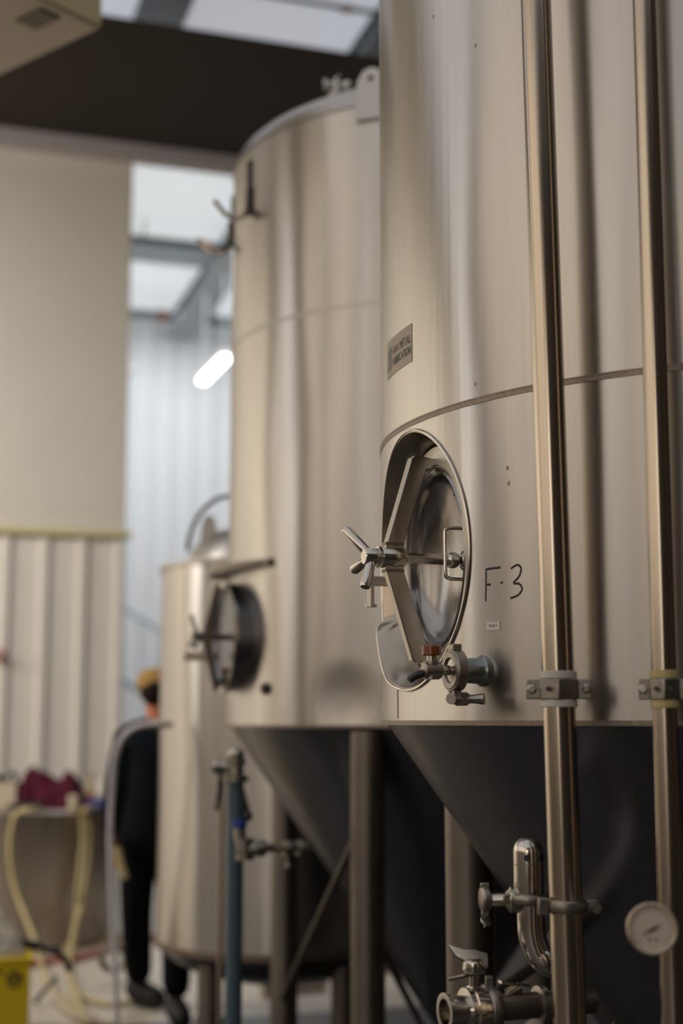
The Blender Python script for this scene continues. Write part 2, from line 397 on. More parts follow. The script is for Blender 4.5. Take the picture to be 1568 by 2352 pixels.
# ================================================================ TANKS
R = .9; TANB = math.tan(math.radians(35))
C1 = V((.995, 3.375, 0)); C2 = V((.432, 5.895, 0))
def on_cyl(C, ang, z, out=0.0):       # ang: degrees from -X towards the camera (-Y)
    a = math.radians(ang); n = V((-math.cos(a), -math.sin(a), 0)); return C+n*(R+out)+UP*z, n, V((math.sin(a), -math.cos(a), 0))
def surf(C, px, py):                  # ray meets tank wall
    d = ray(px, py); A = d.x**2+d.y**2; Bq = d.x*C.x+d.y*C.y; D = C.x**2+C.y**2-R*R
    k = (Bq-math.sqrt(max(0, Bq*Bq-A*D)))/A; p = V((0,0,EYE))+d*k
    n = V((p.x-C.x, p.y-C.y, 0)).normalized()
    return p, math.degrees(math.atan2(-n.y, -n.x))
def triclamp(mb, o, ax, r, w=.018):
    mb.lathe([(r*1.0,-w*.5),(r*1.28,-w*.5),(r*1.36,-w*.2),(r*1.36,w*.2),(r*1.28,w*.5),(r*1.0,w*.5)], o, ax, 24)
def wingnut(mb, o, ax, up, s=1):
    mb.lathe([(.008*s,0),(.008*s,.018*s)], o, ax, 10); side = V(ax).cross(up).normalized()
    for k in (-1,1):
        mb.tube([V(o)+V(ax)*.012*s, V(o)+V(ax)*.016*s+side*k*.012*s, V(o)+V(ax)*.024*s+side*k*.021*s], [.005*s,.005*s,.0065*s], 8)

def manway(tank, shell, C, alpha):
    al = math.radians(alpha); n = V((-math.cos(al), -math.sin(al), 0)); t = V((math.sin(al), -math.cos(al), 0))
    w, h = .245, .283; M0 = on_cyl(C, alpha, 1.858)[0]
    def F(tt, nn, zz): return M0+t*tt+n*nn+UP*zz
    ns = lambda tt: math.sqrt(R*R-tt*tt)-R
    c1 = MB().lathe([(1,-.066),(1,.3)], M0, n, 96, w-.003, h-.003, X=-t).build('cut', M['tank'])
    c2 = MB().lathe([(1,-.20),(1,0)], F(.02,0,0), n, 48, .188, .212, X=-t).build('cut', M['tank'])
    subtract(shell, [c1, c2])
    seg = 128; T1_, RA, RB, NA = .022, .212, .246, -.056      # seat ring: centre, half width, half height, depth
    def loop(cx, rx, rz, fn):
        out = []
        for k in range(seg):
            a = 2*math.pi*k/seg; tt = cx-rx*math.cos(a); z = rz*math.sin(a); out.append(F(tt, fn(tt, z), z))
        return out
    def lip(tt, z):                                  # the hood stands proud at the lower hinge side
        return .017*min(1, max(0, (.02-tt)/.12))*min(1, max(0, (-.125-z)/.01))
    rings = [loop(0,w,h,lambda a,z: ns(a)-.004), loop(0,w,h,lambda a,z: ns(a)+.0015+lip(a,z)), loop(0,w-.005,h-.005,lambda a,z: ns(a)+.0015+lip(a,z)), loop(T1_,RA+.003,RB+.003,lambda a,z: NA), loop(T1_,RA+.003,RB+.003,lambda a,z: NA-.006)]
    vs = [p for r in rings for p in r]; fs = []
    for i in range(4):
        for k in range(seg): l = (k+1)%seg; fs.append((i*seg+k, i*seg+l, (i+1)*seg+l, (i+1)*seg+k))
    MB().add(vs, fs).build('manway_collar', M['collar'], tank)
    pts = loop(0, w, h, lambda a,z: ns(a)+.002+lip(a,z))
    MB().tube(pts, .0028, 8, closed=True).build('rim_bead', M['steel_bright'], tank)
    # seat ring
    rings = [loop(T1_,RA,RB,lambda a,z: NA-.006), loop(T1_,RA,RB,lambda a,z: NA+.004), loop(.012,.174,.208,lambda a,z: NA+.006), loop(.012,.167,.202,lambda a,z: NA+.001), loop(.012,.167,.202,lambda a,z: NA-.014)]
    vs = [p for r in rings for p in r]; fs = []
    for i in range(5):
        j = (i+1)%5
        for k in range(seg): l = (k+1)%seg; fs.append((i*seg+k, i*seg+l, j*seg+l, j*seg+k))
    MB().add(vs, fs).build('seat_ring', M['seat'], tank, smooth=25)
    # dished door, concave outwards, with a rolled lip
    sg = 96; vs = []; fs = []; prof = [(1.03,-.080),(1.0,-.068),(.965,-.064),(.93,-.070)]+[(math.cos(x*math.pi/2/13)*.915, -.074-.066*math.sin(x*math.pi/2/13)) for x in range(0,13)]+[(.02,-.1405)]
    for (r, nn) in prof:
        for k in range(sg):
            a = 2*math.pi*k/sg; vs.append(F(.012-.166*r*math.cos(a), nn+.012, .200*r*math.sin(a)))
    for i in range(len(prof)-1):
        for k in range(sg): l = (k+1)%sg; fs.append((i*sg+k, i*sg+l, (i+1)*sg+l, (i+1)*sg+k))
    fs.append(tuple(range((len(prof)-1)*sg, len(prof)*sg)))
    door = MB().add(vs, fs).build('manway_door', M['steel_dish'], tank, smooth=60)
    sd = door.modifiers.new('t', 'SOLIDIFY'); sd.thickness = .004
    q = .130
    MB().tube(smoothpts([F(q,-.088,.054), F(q,-.045,.054), F(q,-.033,.051), F(q,-.029,.043), F(q,-.029,0), F(q,-.029,-.043), F(q,-.033,-.051), F(q,-.045,-.054), F(q,-.092,-.054)], 5), .0042, 10).build('handle', M['steel_bright'], door)
    T0 = .016
    MB().lathe([(.024,0),(.022,.006),(.012,.014)], F(T0,-.128,0), n, 20).build('boss', M['steel'], door)
    # yoke: two slanted flat arms and end blocks
    yk = MB()
    outl = [(-.052,.220),(-.006,.227),(.004,.220),(.062,.03),(.066,.022),(.066,-.022),(.062,-.03),(.004,-.220),(-.006,-.227),(-.052,-.220),(-.052,-.196),(-.032,-.194),(.022,-.03),(.022,.03),(-.032,.194),(-.052,.196)]
    yk.prism(outl, F(T0,0,0), n, UP, .024)
    yoke = yk.build('yoke', M['steel'], tank, bevel=.0025)
    MB().lathe([(.020,.018),(.023,.021),(.023,.070),(.021,.073)], F(T0,0,0), n, 28).build('yoke_hub', M['steel_bright'], yoke)
    for z in (.029,-.029): MB().box(F(T0,.044,z), (.042,.028,.006), n, t).build('weld_bead', M['weld'], yoke)
    screw = MB().tube([F(T0,.07,0), F(T0,-.088,0)], .0115, 20).build('screw', M['steel'], tank)
    MB().ball(F(T0,-.096,0), .0185, 20).build('ball_tip', M['steel_bright'], screw)
    hw = MB().lathe([(.013,.073),(.019,.076),(.019,.106),(.016,.111)], F(T0,0,0), n, 24).build('handle_hub', M['steel_bright'], tank)
    MB().ring(.023,.012,.007,F(T0,.073,0), n, 24).build('washer', M['steel_bright'], hw)
    for (dt, dn, dz) in ((-.056,.042,.064),(.022,.024,-.068),(-.066,.018,-.022)):
        a, b = F(T0,.092,0), F(T0+dt,.092+dn,dz); d = (b-a).normalized()
        MB().lathe([(.0095,.008),(.0105,.012),(.0122,(b-a).length-.006),(.0100,(b-a).length)], a, d, 18).build('spoke', M['steel_bright'], hw)
    # hinge on the far side
    MB().box(F(-.195,-.014,-.03), (.012,.075,.022), t, n).build('hinge_arm', M['steel'], tank, bevel=.002)
    MB().tube([F(-.195,.015,-.012), F(-.195,.015,-.085)], .008, 14).lathe([(.014,0),(.014,.006)], F(-.195,.015,-.090), UP, 16).build('hinge_pin', M['steel'], tank)
    return F

def tank_base(name, label, C, zj, zt, seams, legs, r_in=.05):
    T = thing(name, label, 'tank', (C.x, C.y, 0), 'tall conical fermentation tanks')
    sh = MB().lathe([(R-.01,zj),(R,zj+.004),(R,zt)], C, UP, 192).build('shell', M['tank'], T)
    # object-space origin at the axis keeps the grain vertical
    n = 14; prof = [(R,zt),(R-.004,zt+.015)]+[(R*math.sin(math.pi/2*(1-k/n)), zt+.015+.235*math.cos(math.pi/2*(1-k/n))) for k in range(1,n)]+[(.02,zt+.251)]
    MB().lathe(prof, C, UP, 96).build('dome', M['dome'], T)
    MB().ring(R+.002, R-.02, .007, C+UP*(zt-.004), UP, 160).build('weld_seam', M['weld'], T)
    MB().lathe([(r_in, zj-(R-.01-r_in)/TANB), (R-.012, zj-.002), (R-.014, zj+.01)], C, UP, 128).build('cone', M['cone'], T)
    MB().ring(R+.003, R-.02, .010, C+UP*(zj-.006), UP, 160).build('bottom_rim', M['weld'], T)
    MB().lathe([(.05,-.10),(.05,0),(.062,0),(.062,.012)], C+UP*(zj-(R-.01-r_in)/TANB-.0), UP, 24).build('outlet', M['steel'], T)
    for z in seams:
        m = MB(); 
        for dz in (-.005, .005): m.ring(R+.0016, R-.01, .003, C+UP*(z+dz-.0015), UP, 192)
        m.ring(R+.0007, R-.01, .010, C+UP*(z-.005), UP, 192)
        m.build('weld_seam', M['weld'] if C is C1 else M['dome'], T)
    for (x, y) in legs:
        rr = math.hypot(x-C.x, y-C.y); top = zj-max(0,(R-rr-.03))/TANB+(.13 if rr < .75 else 0)
        l = MB().tube([V((x,y,.03)), V((x,y,top-.01))], .060, 28).build('leg', M['leg'], T)
        MB().lathe([(.085,0),(.085,.012),(.03,.012),(.03,.03)], V((x,y,0)), UP, 20).build('foot', M['leg'], l)
    return T, sh
def pol(C, ang, r): a = math.radians(ang); return (C.x+r*math.cos(a), C.y+r*math.sin(a))
l1 = [pol(C1, 165.6, .705)]+[pol(C1, 165.6+k, .705) for k in (90,180,270)]
l2 = [(.092,5.10), (-.25,6.42), pol(C2,57,.84), pol(C2,-33,.84)]
T1, S1 = tank_base('fermentation_tank', 'nearest brushed steel fermentation tank with F-3 handwritten beside its manway', C1, 1.507, 3.80, (2.156,), l1)
T2, S2 = tank_base('fermentation_tank', 'middle brushed steel fermentation tank with domed top and hose hooks', C2, 1.492, 3.80, (3.03,), l2)
dp, _ = surf(C2, 790, 1612); add_dent(M['tank_dent'], tuple(dp-C2), .18, .014); S2.data.materials[0] = M['tank_dent']
F1 = manway(T1, S1, C1, 19.5)
def manway_neck(tank, C, alpha):
    al = math.radians(alpha); n = V((-math.cos(al), -math.sin(al), 0)); t = V((math.sin(al), -math.cos(al), 0))
    M0 = on_cyl(C, alpha, 1.835)[0]
    def F(tt, nn, zz): return M0+t*tt+n*nn+UP*zz
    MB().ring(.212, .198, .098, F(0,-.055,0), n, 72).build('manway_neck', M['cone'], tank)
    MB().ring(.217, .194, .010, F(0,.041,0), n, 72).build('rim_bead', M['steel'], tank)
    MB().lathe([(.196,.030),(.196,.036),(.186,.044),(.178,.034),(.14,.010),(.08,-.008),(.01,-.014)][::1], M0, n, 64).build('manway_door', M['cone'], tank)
    yk = MB().prism([(.062,.20),(.068,.212),(.082,.205),(.125,.03),(.125,-.03),(.082,-.205),(.068,-.212),(.062,-.20),(.095,-.02),(.095,.02)], M0, n, UP, .028)
    yoke = yk.build('yoke', M['leg'], tank, bevel=.002)
    MB().tube([F(0,-.005,0), F(0,.155,0)], .012, 16).build('screw', M['leg'], tank)
    hw = MB().lathe([(.02,.13),(.02,.165),(.016,.17)], M0, n, 20).build('handle_hub', M['leg'], tank)
    for (dt, dn, dz) in ((-.02,.02,.085),(.05,.02,-.045),(-.06,.02,-.03)):
        MB().tube([F(0,.15,0), F(dt,.15+dn,dz)], .010, 10).build('spoke', M['steel'], hw)
    MB().box(F(-.02,.13,-.075), (.05,.14,.035), t, n).build('hinge_arm', M['steel'], tank, bevel=.003)
    # drip ledge above the neck, following the shell
    vs = []; fs = []; k = 24
    for i in range(k+1):
        a = 2.0+(39.5-2.0)*i/k; u = i/k; pr = .075*math.sin(math.pi*min(1, max(.03, (1-u)*.62+.0)))**.7+.004
        for (o2, z) in ((-.004,0),(pr,-.004),(pr,-.030),(-.004,-.034)): vs.append(on_cyl(C, a, 2.118+z, o2)[0])
    for i in range(k):
        for q in range(4): fs.append((i*4+q, i*4+(q+1)%4, i*4+4+(q+1)%4, i*4+4+q))
    fs += [(0,1,2,3), tuple(k*4+q for q in (3,2,1,0))]
    MB().add(vs, fs).build('drip_ledge', M['leg'], tank)
manway_neck(T2, C2, 18.5)
def bar(T, a, b, r=.014, nm='brace'): MB().tube([a, b], r, 10).build(nm, M['leg'], T)
bar(T2, at(812, 1935, 5.12), at(645, 2300, 6.40)); bar(T2, at(870, 2165, 5.16), at(975, 2370, 5.9))
a = V((l1[0][0], l1[0][1], 0)); bar(T1, at(1260, 2195, 4.0), at(1125, 2290, 3.62), .016)
bar(T1, at(1520, 2150, 2.9), at(1390, 2400, 3.3), .010)
# vertical sheet joint under the manway of the near tank
m = MB(); p, _ = surf(C1, 913, 1575); q, _ = surf(C1, 913, 1655)
m.tube([p, V((p.x,p.y,1.515))], .0014, 6).build('sheet_joint', M['weld'], T1)

# marker writing F-3
def strokes(C, lines, r):
    m = MB()
    for L in lines:
        pts = []
        for (x, y) in L:
            p, an = surf(C, x, y); n = V((p.x-C.x, p.y-C.y, 0)).normalized(); pts.append(p-n*(r-.0009))
        if len(pts) > 2: pts = smoothpts(pts, 6)
        m.tube(pts, r, 10)
    return m
strokes(C1, [[(1116,1307),(1115.5,1345),(1114.8,1381)], [(1115,1308),(1132,1305),(1149,1303.5)], [(1116,1343),(1126,1342.5)], [(1149.5,1338.5),(1154,1337.5)],
    [(1173,1306),(1187,1297.5),(1196,1305),(1192,1323),(1179,1339),(1192,1341),(1198.5,1353),(1189,1367),(1172,1374)]], .0036).build('handwritten_mark', M['marker'], T1)['label'] = 'black marker writing F-3'
# surface-wrapped flat pieces
def wrap(C, ang0, z0, vs, out):
    o = []
    for v in vs:
        a = ang0+math.degrees(v.x/R); p, n, t = on_cyl(C, a, z0+v.y, out); o.append(p)
    return o
def wrapped_rect(C, a0, z0, w, h, out, nseg=8):
    vs = []; fs = []
    for k in range(nseg+1):
        x = -w/2+w*k/nseg
        for (y, o2) in ((-h/2,-.002),(h/2,-.002),(h/2,out),(-h/2,out)):
            a = a0+math.degrees(x/R); vs.append(on_cyl(C, a, z0+y, o2)[0])
    for k in range(nseg):
        for q in range(4): fs.append((k*4+q, k*4+(q+1)%4, k*4+4+(q+1)%4, k*4+4+q))
    fs += [(0,1,2,3), tuple(nseg*4+q for q in (3,2,1,0))]
    return MB().add(vs, fs)
def wrapped_text(C, a0, z0, txt, size, out, sx=1):
    vs, fs = text_mesh(txt, size)
    for v in vs: v.x *= sx
    return MB().add(wrap(C, a0, z0, vs, out), fs)
p, an = surf(C1, 1132.5, 1437.5)
lb = wrapped_rect(C1, an, p.z, .036, .016, .0010).build('sticker', M['paper'], T1); lb['label'] = 'small white TANK 3 sticker'
wrapped_text(C1, an, p.z, 'TANK 3', .0080, .0014, .9).build('lettering', M['ink'], lb)
pl_, a_l = surf(C1, 890, 825); pr_, a_r = surf(C1, 946, 790)
am = (a_l+a_r)/2; wv = math.radians(a_r-a_l)*R
zt_ = (surf(C1,946,744)[0].z+surf(C1,890,788)[0].z)/2; zb_ = (surf(C1,946,832)[0].z+surf(C1,890,872)[0].z)/2
hv = zt_-zb_; zc = (zt_+zb_)/2
npd = wrapped_rect(C1, am, zc, wv, hv, .0012, 16).build('name_plate', M['plate'], T1); npd['label'] = 'small metal AAA METAL FABRICATION plate'
tx = am+math.degrees(wv*.14/R)
def fit_text(txt, dz, h, wt):
    vs, fs = text_mesh(txt, 1.0); xs = [v.x for v in vs]; ys = [v.y for v in vs]
    sx, sy = wt/(max(xs)-min(xs)), h/(max(ys)-min(ys)); mx, my = (max(xs)+min(xs))/2, (max(ys)+min(ys))/2
    vs = [V(((v.x-mx)*sx, (v.y-my)*sy, 0)) for v in vs]
    # bold: stacked outlines a hair apart
    m = MB()
    for dx in (-.0006, 0, .0006):
        m.add(wrap(C1, tx, zc+dz, [V((v.x+dx, v.y, 0)) for v in vs], .0015+dx*.1), fs)
    return m
m = fit_text('AAA METAL', hv*.13, hv*.22, wv*.66); m2 = fit_text('FABRICATION', -hv*.17, hv*.22, wv*.66)
m.v and m.add(m2.v, m2.f); m.build('lettering', M['ink'], npd, smooth=0)
lx = -wv*.36; s = hv
tri = [[V((lx+x*wv*.11, y*hv*.34, 0)) for x, y in ((-1,-1),(1,-1),(1,.75),(.3,1),(-.35,.55),(-1,-.4))]]
m = MB().add(wrap(C1, am, zc, tri[0], .0014), [tuple(range(6))]); m.build('logo', M['plateblue'], npd, smooth=0)
m = MB().add(wrap(C1, am, zc, [V((lx+x*wv*.11, y*hv*.34, 0)) for x, y in ((-.45,-.6),(.4,-.6),(.1,.55))], .0018), [(0,1,2)]); m.build('logo_triangle', M['plate'], npd, smooth=0)
m = MB().ring(1, .94, .0004, V((0,0,0)), UP)  # unused
# small rust spots
for k, (x, y) in enumerate(((1091,882),(1092,105),(1040,1135),(1165,1075),(1168,1110),(995,38))):
    p, an = surf(C1, x, y); n = V((p.x-C1.x, p.y-C1.y, 0)).normalized()
    MB().lathe([(.003,-.002),(.0032,.0002),(.001,.0006)], p, n, 10, 1, 1.5).build('rust_spot', M['weld'], T1)

# sample valve on the near tank
P, an = surf(C1, 1108, 1541); n = on_cyl(C1, 22, 0)[1]; tt = V((-n.y, n.x, 0)); tt = -tt if tt.y > 0 else tt
def G(d, s=0, z=0): return P+n*d+tt*s+UP*z
pt = MB().lathe([(.031,-.01),(.031,.004),(.026,.010),(.024,.048),(.032,.054),(.032,.060)], P, n, 32).build('sample_port', M['teal'], T1); pt['label'] = 'blue-tinted steel port'
m = MB(); m.ring(.041,.0315,.022,G(.050),n,36); m.ring(.037,.024,.026,G(.048),n,36)
cl = m.build('clamp_ring', M['cast'], T1, bevel=.002)
for a_ in ((0,.044,.02,.024,.016),(.006,-.050,.018,.010,.032),(-.010,-.050,.018,.008,.030)): MB().box(G(.061,a_[0],a_[1]),a_[2:],n,tt).build('clamp_lug', M['cast'], cl, bevel=.002)
m = MB(); m.tube([G(.061,-.03,-.056),G(.061,.030,-.056)],.004,10); wingnut(m, G(.061,.012,-.056), tt, UP, 1.7); m.build('wing_nut', M['cast'], cl)
m = MB().lathe([(.030,.062),(.030,.068),(.010,.074),(.009,.098),(.014,.100)], P, n, 24).build('valve_neck', M['steel'], T1)
vb = MB(); vb.lathe([(.013,.092),(.0165,.094),(.0165,.128),(.013,.130)], P, n, 20); vb.tube([G(.111,0,-.018),G(.111,0,.018)],.0145,18)
vb = vb.build('valve_body', M['cast'], T1)
MB().tube([G(.111,0,.017),G(.111,0,.028)],.010,16).build('bonnet', M['steel'], vb)
MB().lathe([(.017,.028),(.0195,.030),(.0195,.046),(.017,.049)], G(.111), UP, 12).build('knob', M['amber'], vb)['label'] = 'amber knob'
MB().tube(smoothpts([G(.125,0,-.006),G(.143,0,-.010),G(.160,0,-.020)],4),[.0075]*8+[.006],12).build('spout', M['dark'], vb)

# ================================================================ risers in front of the near tank
def riser(label, px_top, px_bot, Y0, r, collar_m, clamp_y):
    a = at(px_top, 0, Y0); b = at(px_bot, 1800, Y0)
    d = (a-b).normalized(); top = b+d*((3.95-b.z)/d.z); bot = b+d*((.06-b.z)/d.z)
    T = thing('riser_pipe', label, 'pipe', (bot.x, bot.y, 0))
    MB().tube([bot, b, a, top], r, 40).build('tube', M['pipe'], T)
    MB().lathe([(r*2.0,0),(r*2.0,.012),(r*1.1,.012),(r*1.1,.07)], V((bot.x,bot.y,0)), UP, 24).build('floor_flange', M['steel'], T)
    c = at(0, clamp_y, Y0); c = b+d*((c.z-b.z)/d.z)
    X = (V((c.x,c.y,0)).normalized()); side = V((X.y,-X.x,0))
    for s in (1,-1):
        MB().lathe([(r*1.02,0),(r*1.13,.001),(r*1.13,.013),(r*1.02,.014)], c+UP*(s*.0255-.007), UP, 32).build('plastic_collar', collar_m, T)
    m = MB(); hx = [(r*1.28*math.cos(math.radians(30+60*k)), r*1.28*math.sin(math.radians(30+60*k))) for k in range(6)]
    m.prism([(p[0]*1.02, p[1]) for p in hx], c, side, X, .037)
    for s in (-1, 1): m.box(c+side*s*r*1.55, (r*.9, .010, .036), side, X)
    br = m.build('pipe_bracket', M['cast'], T, bevel=.002)
    for s in (-1,1): MB().lathe([(.0085,0),(.0085,.006),(.006,.008)], c+side*s*r*1.66-X*.005, -X, 6).build('bolt', M['steel'], br)
    for s in (-.62,.42): MB().lathe([(.0045,0),(.0045,.002)], c+side*s*r-X*(r*1.10), -X, 10).build('bolt_hole', M['dark'], br)
    # stand-off to the tank
    q = V((C1.x-c.x, C1.y-c.y, 0)).normalized(); L = V((C1.x-c.x, C1.y-c.y, 0)).length-R
    MB().tube([c+q*r*1.2, c+q*(L-.003)], .008, 12).build('stand_off', M['steel'], br)
    return T, b, d
YP1, YP2 = 2.585, 2.485
RP, pb, pd = riser('thick stainless riser pipe with white collars in front of the nearest tank', 1230, 1290, YP1, .0292, M['white'], 1583)
RP2, pb2, pd2 = riser('thinner stainless riser pipe with yellowed collars at the right edge', 1479, 1532, YP2, .0220, M['yellowing'], 1583)
# low clamp on the thick riser
c = at(0, 2080, YP1); c = pb+pd*((c.z-pb.z)/pd.z)
m = MB(); m.lathe([(.030,-.011),(.036,-.010),(.038,0),(.036,.010),(.030,.011)], c, UP, 32)
m.box(c+V((.046,.005,0)), (.022,.016,.02)); m.box(c+V((-.042,-.01,0)), (.018,.02,.03))
cr = m.build('pipe_clamp', M['cast'], RP, bevel=.002)
m = MB().tube([c+V((.05,-.02,-.002)), c+V((.05,.03,-.002))], .006, 10).lathe([(.009,0),(.009,.008)], c+V((.05,-.028,-.002)), V((0,1,0)), 6); m.build('bolt', M['cast'], cr)

# relief valve assembly: capsule on a curved pipe
YV = 2.73
T = thing('relief_valve', 'rounded stainless relief valve on a curved pipe left of the thick riser', 'valve', at_floor(1215, 2352) if False else at(1215, 2330, YV))
rc = .0288
def A_(x, y, dY=0): return at(x, y, YV+dY)
b0 = A_(1215, 2050); tp = A_(1215, 1920); H_ = tp.z-b0.z
prof = [(rc,0),(rc,H_-rc)]+[(rc*math.cos(k*math.pi/14), H_-rc+rc*math.sin(k*math.pi/14)) for k in range(1,7)]+[(.001,H_)]
cp = MB().lathe(prof, b0, UP, 32).build('relief_cap', M['steel_bright'], T)
MB().ring(rc+.0008, rc-.002, .0016, b0+UP*(H_-.052), UP, 32).build('cap_joint', M['weld'], cp)
for ang in (-12, 48):
    a = math.radians(ang-90); d = V((math.cos(a), math.sin(a), 0)); o = b0+UP*(H_-.038)+d*(rc-.0035)
    MB().lathe([(.0062,0),(.0064,.0042)], o, d, 14).build('vent_hole', M['blk'], cp)
m = MB(); m.lathe([(.024,-.006),(.038,-.004),(.040,0),(.040,.010),(.038,.014),(.026,.016)], b0-UP*.016, UP, 32); m.box(b0+V((-.035,-.012,-.010)), (.03,.014,.018))
m.build('clamp_ring', M['cast'], T, bevel=.0015)
e = smoothpts([A_(1219,2075), A_(1219,2110), A_(1222,2150), A_(1236,2190), A_(1262,2211), A_(1288,2218,.04), A_(1300,2205,.14)], 6)
MB().tube(e, .026, 24).build('curved_pipe', M['steel_bright'], T)
MB().tube([A_(1300,2205,.14), A_(1300,2205,.14)+V((.02,.25,.0))], .026, 20).build('tail_pipe', M['steel'], T)
m = MB().tube([A_(1118,2068,.02), A_(1185,2066)], .0125, 18).lathe([(.013,0),(.024,.01),(.024,.03),(.014,.05)], A_(1160,2067), V((1,0,0)), 20); m.build('side_branch', M['steel'], T)
c = A_(1113,2064,.02); m = MB(); m.lathe([(.020,-.008),(.024,-.005),(.024,.005),(.020,.008)], c, V((1,.15,0)), 28)
m.box(c+UP*.024, (.016,.012,.010)); m.box(c-UP*.026, (.014,.012,.012)); cc = m.build('end_clamp', M['cast'], T, bevel=.0015)
m = MB().tube([c-UP*.03, c-UP*.052], .003, 8); m.lathe([(.003,0),(.017,.003),(.016,.007),(.004,.010)], c-UP*.044, V((.25,-.35,.9)), 16, 1, .6); m.build('wing_nut', M['cast'], cc)

# butterfly valve at the bottom
YB = 2.73
T = thing('butterfly_valve', 'stainless butterfly valve with open outlet and lever handle at the bottom edge', 'valve', at(1050, 2350, YB))
ax = V((.93,.36,0)).normalized(); o = at(1020, 2325, YB-.03)
m = MB().ring(.034,.026,.008,o,ax,36); m.ring(.028,.024,.045,o,ax,36); m.build('outlet_ferrule', M['steel_bright'], T)
m = MB(); m.lathe([(.028,.040),(.040,.042),(.040,.052),(.043,.054),(.043,.066),(.040,.068),(.040,.078),(.028,.080)], o, ax, 36); vbody = m.build('valve_body', M['steel_bright'], T)
m = MB(); m.lathe([(.026,.078),(.040,.080),(.044,.086),(.044,.098),(.040,.104),(.026,.106)], o, ax, 32); m.box(o+ax*.092+UP*.048,(.014,.02,.02)); m.build('clamp_ring', M['cast'], T, bevel=.0015)
MB().tube([o+ax*.10, o+ax*.31], .024, 28).build('outlet_pipe', M['leg'], T)
for d_ in (.19,.255): MB().lathe([(.025,0),(.034,.003),(.034,.016),(.025,.019)], o+ax*d_, ax, 28).build('union', M['cast'], T)
m = MB().tube([o+ax*.060+UP*.04, o+ax*.060+UP*.070], .008, 14); m.build('stem', M['steel'], vbody)
h0 = o+ax*.060+UP*.068
m = MB(); m.lathe([(.020,0),(.021,.006),(.019,.020),(.014,.024)], h0, UP, 20, 1.4, 1.0)
m.prism([(.026,-.016),(-.006,-.020),(-.036,-.006),(-.046,.012),(-.020,.010),(.004,.014),(.028,.012)], h0+UP*.026, V((.93,.1,-.22)).normalized(), V((-.05,.55,.82)).normalized(), .009)
lv = m.build('lever_handle', M['steel_bright'], T, bevel=.0015)
MB().prism([(.02,-.012),(-.05,-.008),(-.05,.004),(.02,.012)], h0-UP*.004, V((.95,.2,.16)).normalized(), V((-.2,.97,0)).normalized(), .004).build('index_plate', M['steel'], lv)
m = MB().tube([o+ax*.13+UP*.024, o+ax*.155+UP*.034], .010,12); m.prism([(0,-.007),(.06,-.006),(.064,.004),(0,.009)], o+ax*.115+UP*.046, V((.9,.3,-.16)).normalized(), V((-.3,.95,0)), .005); m.build('clamp_lever', M['steel_bright'], T)
# round clear device at the bottom right of valve
m = MB().lathe([(.018,0),(.020,.006),(.020,.02),(.014,.024)], at(1232,2368,2.62), V((-.3,-.9,.2)), 24).build('end_cap', M['leg'], T)

# pressure gauge
YG = 2.22; gc = at(1497, 2133, YG); gn = V((-.22,-.97,.08)).normalized()
T = thing('pressure_gauge', 'round dial pressure gauge in front of the thinner riser pipe', 'gauge', gc)
MB().lathe([(.030,-.030),(.036,-.028),(.036,0)], gc, gn, 40).build('case', M['cast'], T)
MB().ring(.0385,.0335,.008,gc-gn*.003,gn,48).build('bezel', M['pipe'], T, bevel=.001)
dl = MB().lathe([(.0336,-.002),(.0336,.0012)], gc, gn, 48).build('dial', M['dial'], T)
gx = V((-gn.y, gn.x, 0)).normalized(); gx = gx if gx.x > 0 else -gx; gy = gn.cross(gx); gy = gy if gy.z > 0 else -gy
nd = [(-.017,-.0095),(-.0045,-.0045),(-.0005,-.0038),(.012,.0060),(.0135,.0072),(.0005,.0020),(-.004,-.0015)]
MB().prism(nd, gc+gn*.0035, gx, gy, .0012).build('needle', M['blk'], dl)
m = MB()
for k in range(28):
    a = math.radians(225-270*k/27); r0 = .027 if k%3 else .0245
    m.box(gc+gn*.0014+(gx*math.cos(a)+gy*math.sin(a))*(r0+.030)/2, ((.030-r0), .0007, .0008), gx*math.cos(a)+gy*math.sin(a), -gx*math.sin(a)+gy*math.cos(a), gn)
m.build('graduation', M['ink'], dl)
for dx in (-.004,.006): MB().lathe([(.002,.001),(.002,.002)], gc+gx*dx-gy*.016, gn, 10).build('dial_mark', M['ink'], dl)
MB().tube([gc-gn*.028, gc-gn*.14-UP*.02+V((.02,.10,0))], .009, 14).build('stem', M['steel'], T)

# ================================================================ middle tank fittings
def hook(ang, z=3.64):
    p, n, t = on_cyl(C2, ang, z, .004)
    m = MB().box(p, (.035,.008,.22), t, n); hk = m.build('hose_hook', M['dark'], T2, bevel=.001)
    for s in (-1, 1):
        a = p-UP*.06+n*.012+t*s*.008
        pass
    q = p-UP*.10+n*.008
    MB().tube(smoothpts([q+UP*.10, q, q-UP*.025+n*.018-t*.004, q-UP*.036+n*.05-t*.012, q-UP*.022+n*.085-t*.02, q+UP*.012+n*.115-t*.028, q+UP*.03+n*.130-t*.03], 5), .0105, 12).build('prong', M['pipe'], hk)
    MB().tube(smoothpts([q+UP*.09+t*.012, q+t*.012, q-UP*.02+t*.03+n*.006, q-UP*.042+t*.065+n*.02, q-UP*.05+t*.10+n*.05], 5), .0085, 12).build('prong', M['dark'], hk)
_, hang = surf(C2, 574, 430); hook(hang); hook(7.5, 3.60)
# lifting lug
p, n, t = on_cyl(C2, 66, 3.83, .006); _, la = surf(C2, 845, 300); p, n, t = on_cyl(C2, la+1, 3.795, .008)
lug = [(-.062,-.06),(-.062,.06),(-.052,.10),(-.03,.135),(0,.145),(.03,.135),(.052,.10),(.062,.06),(.062,-.06)]
MB().prism(lug, p, t, UP, .012).build('lifting_lug', M['dome'], T2, bevel=.002)
MB().lathe([(.011,-.009),(.011,.009)], p+UP*.10, n, 20).build('lug_hole', M['dark'], T2)
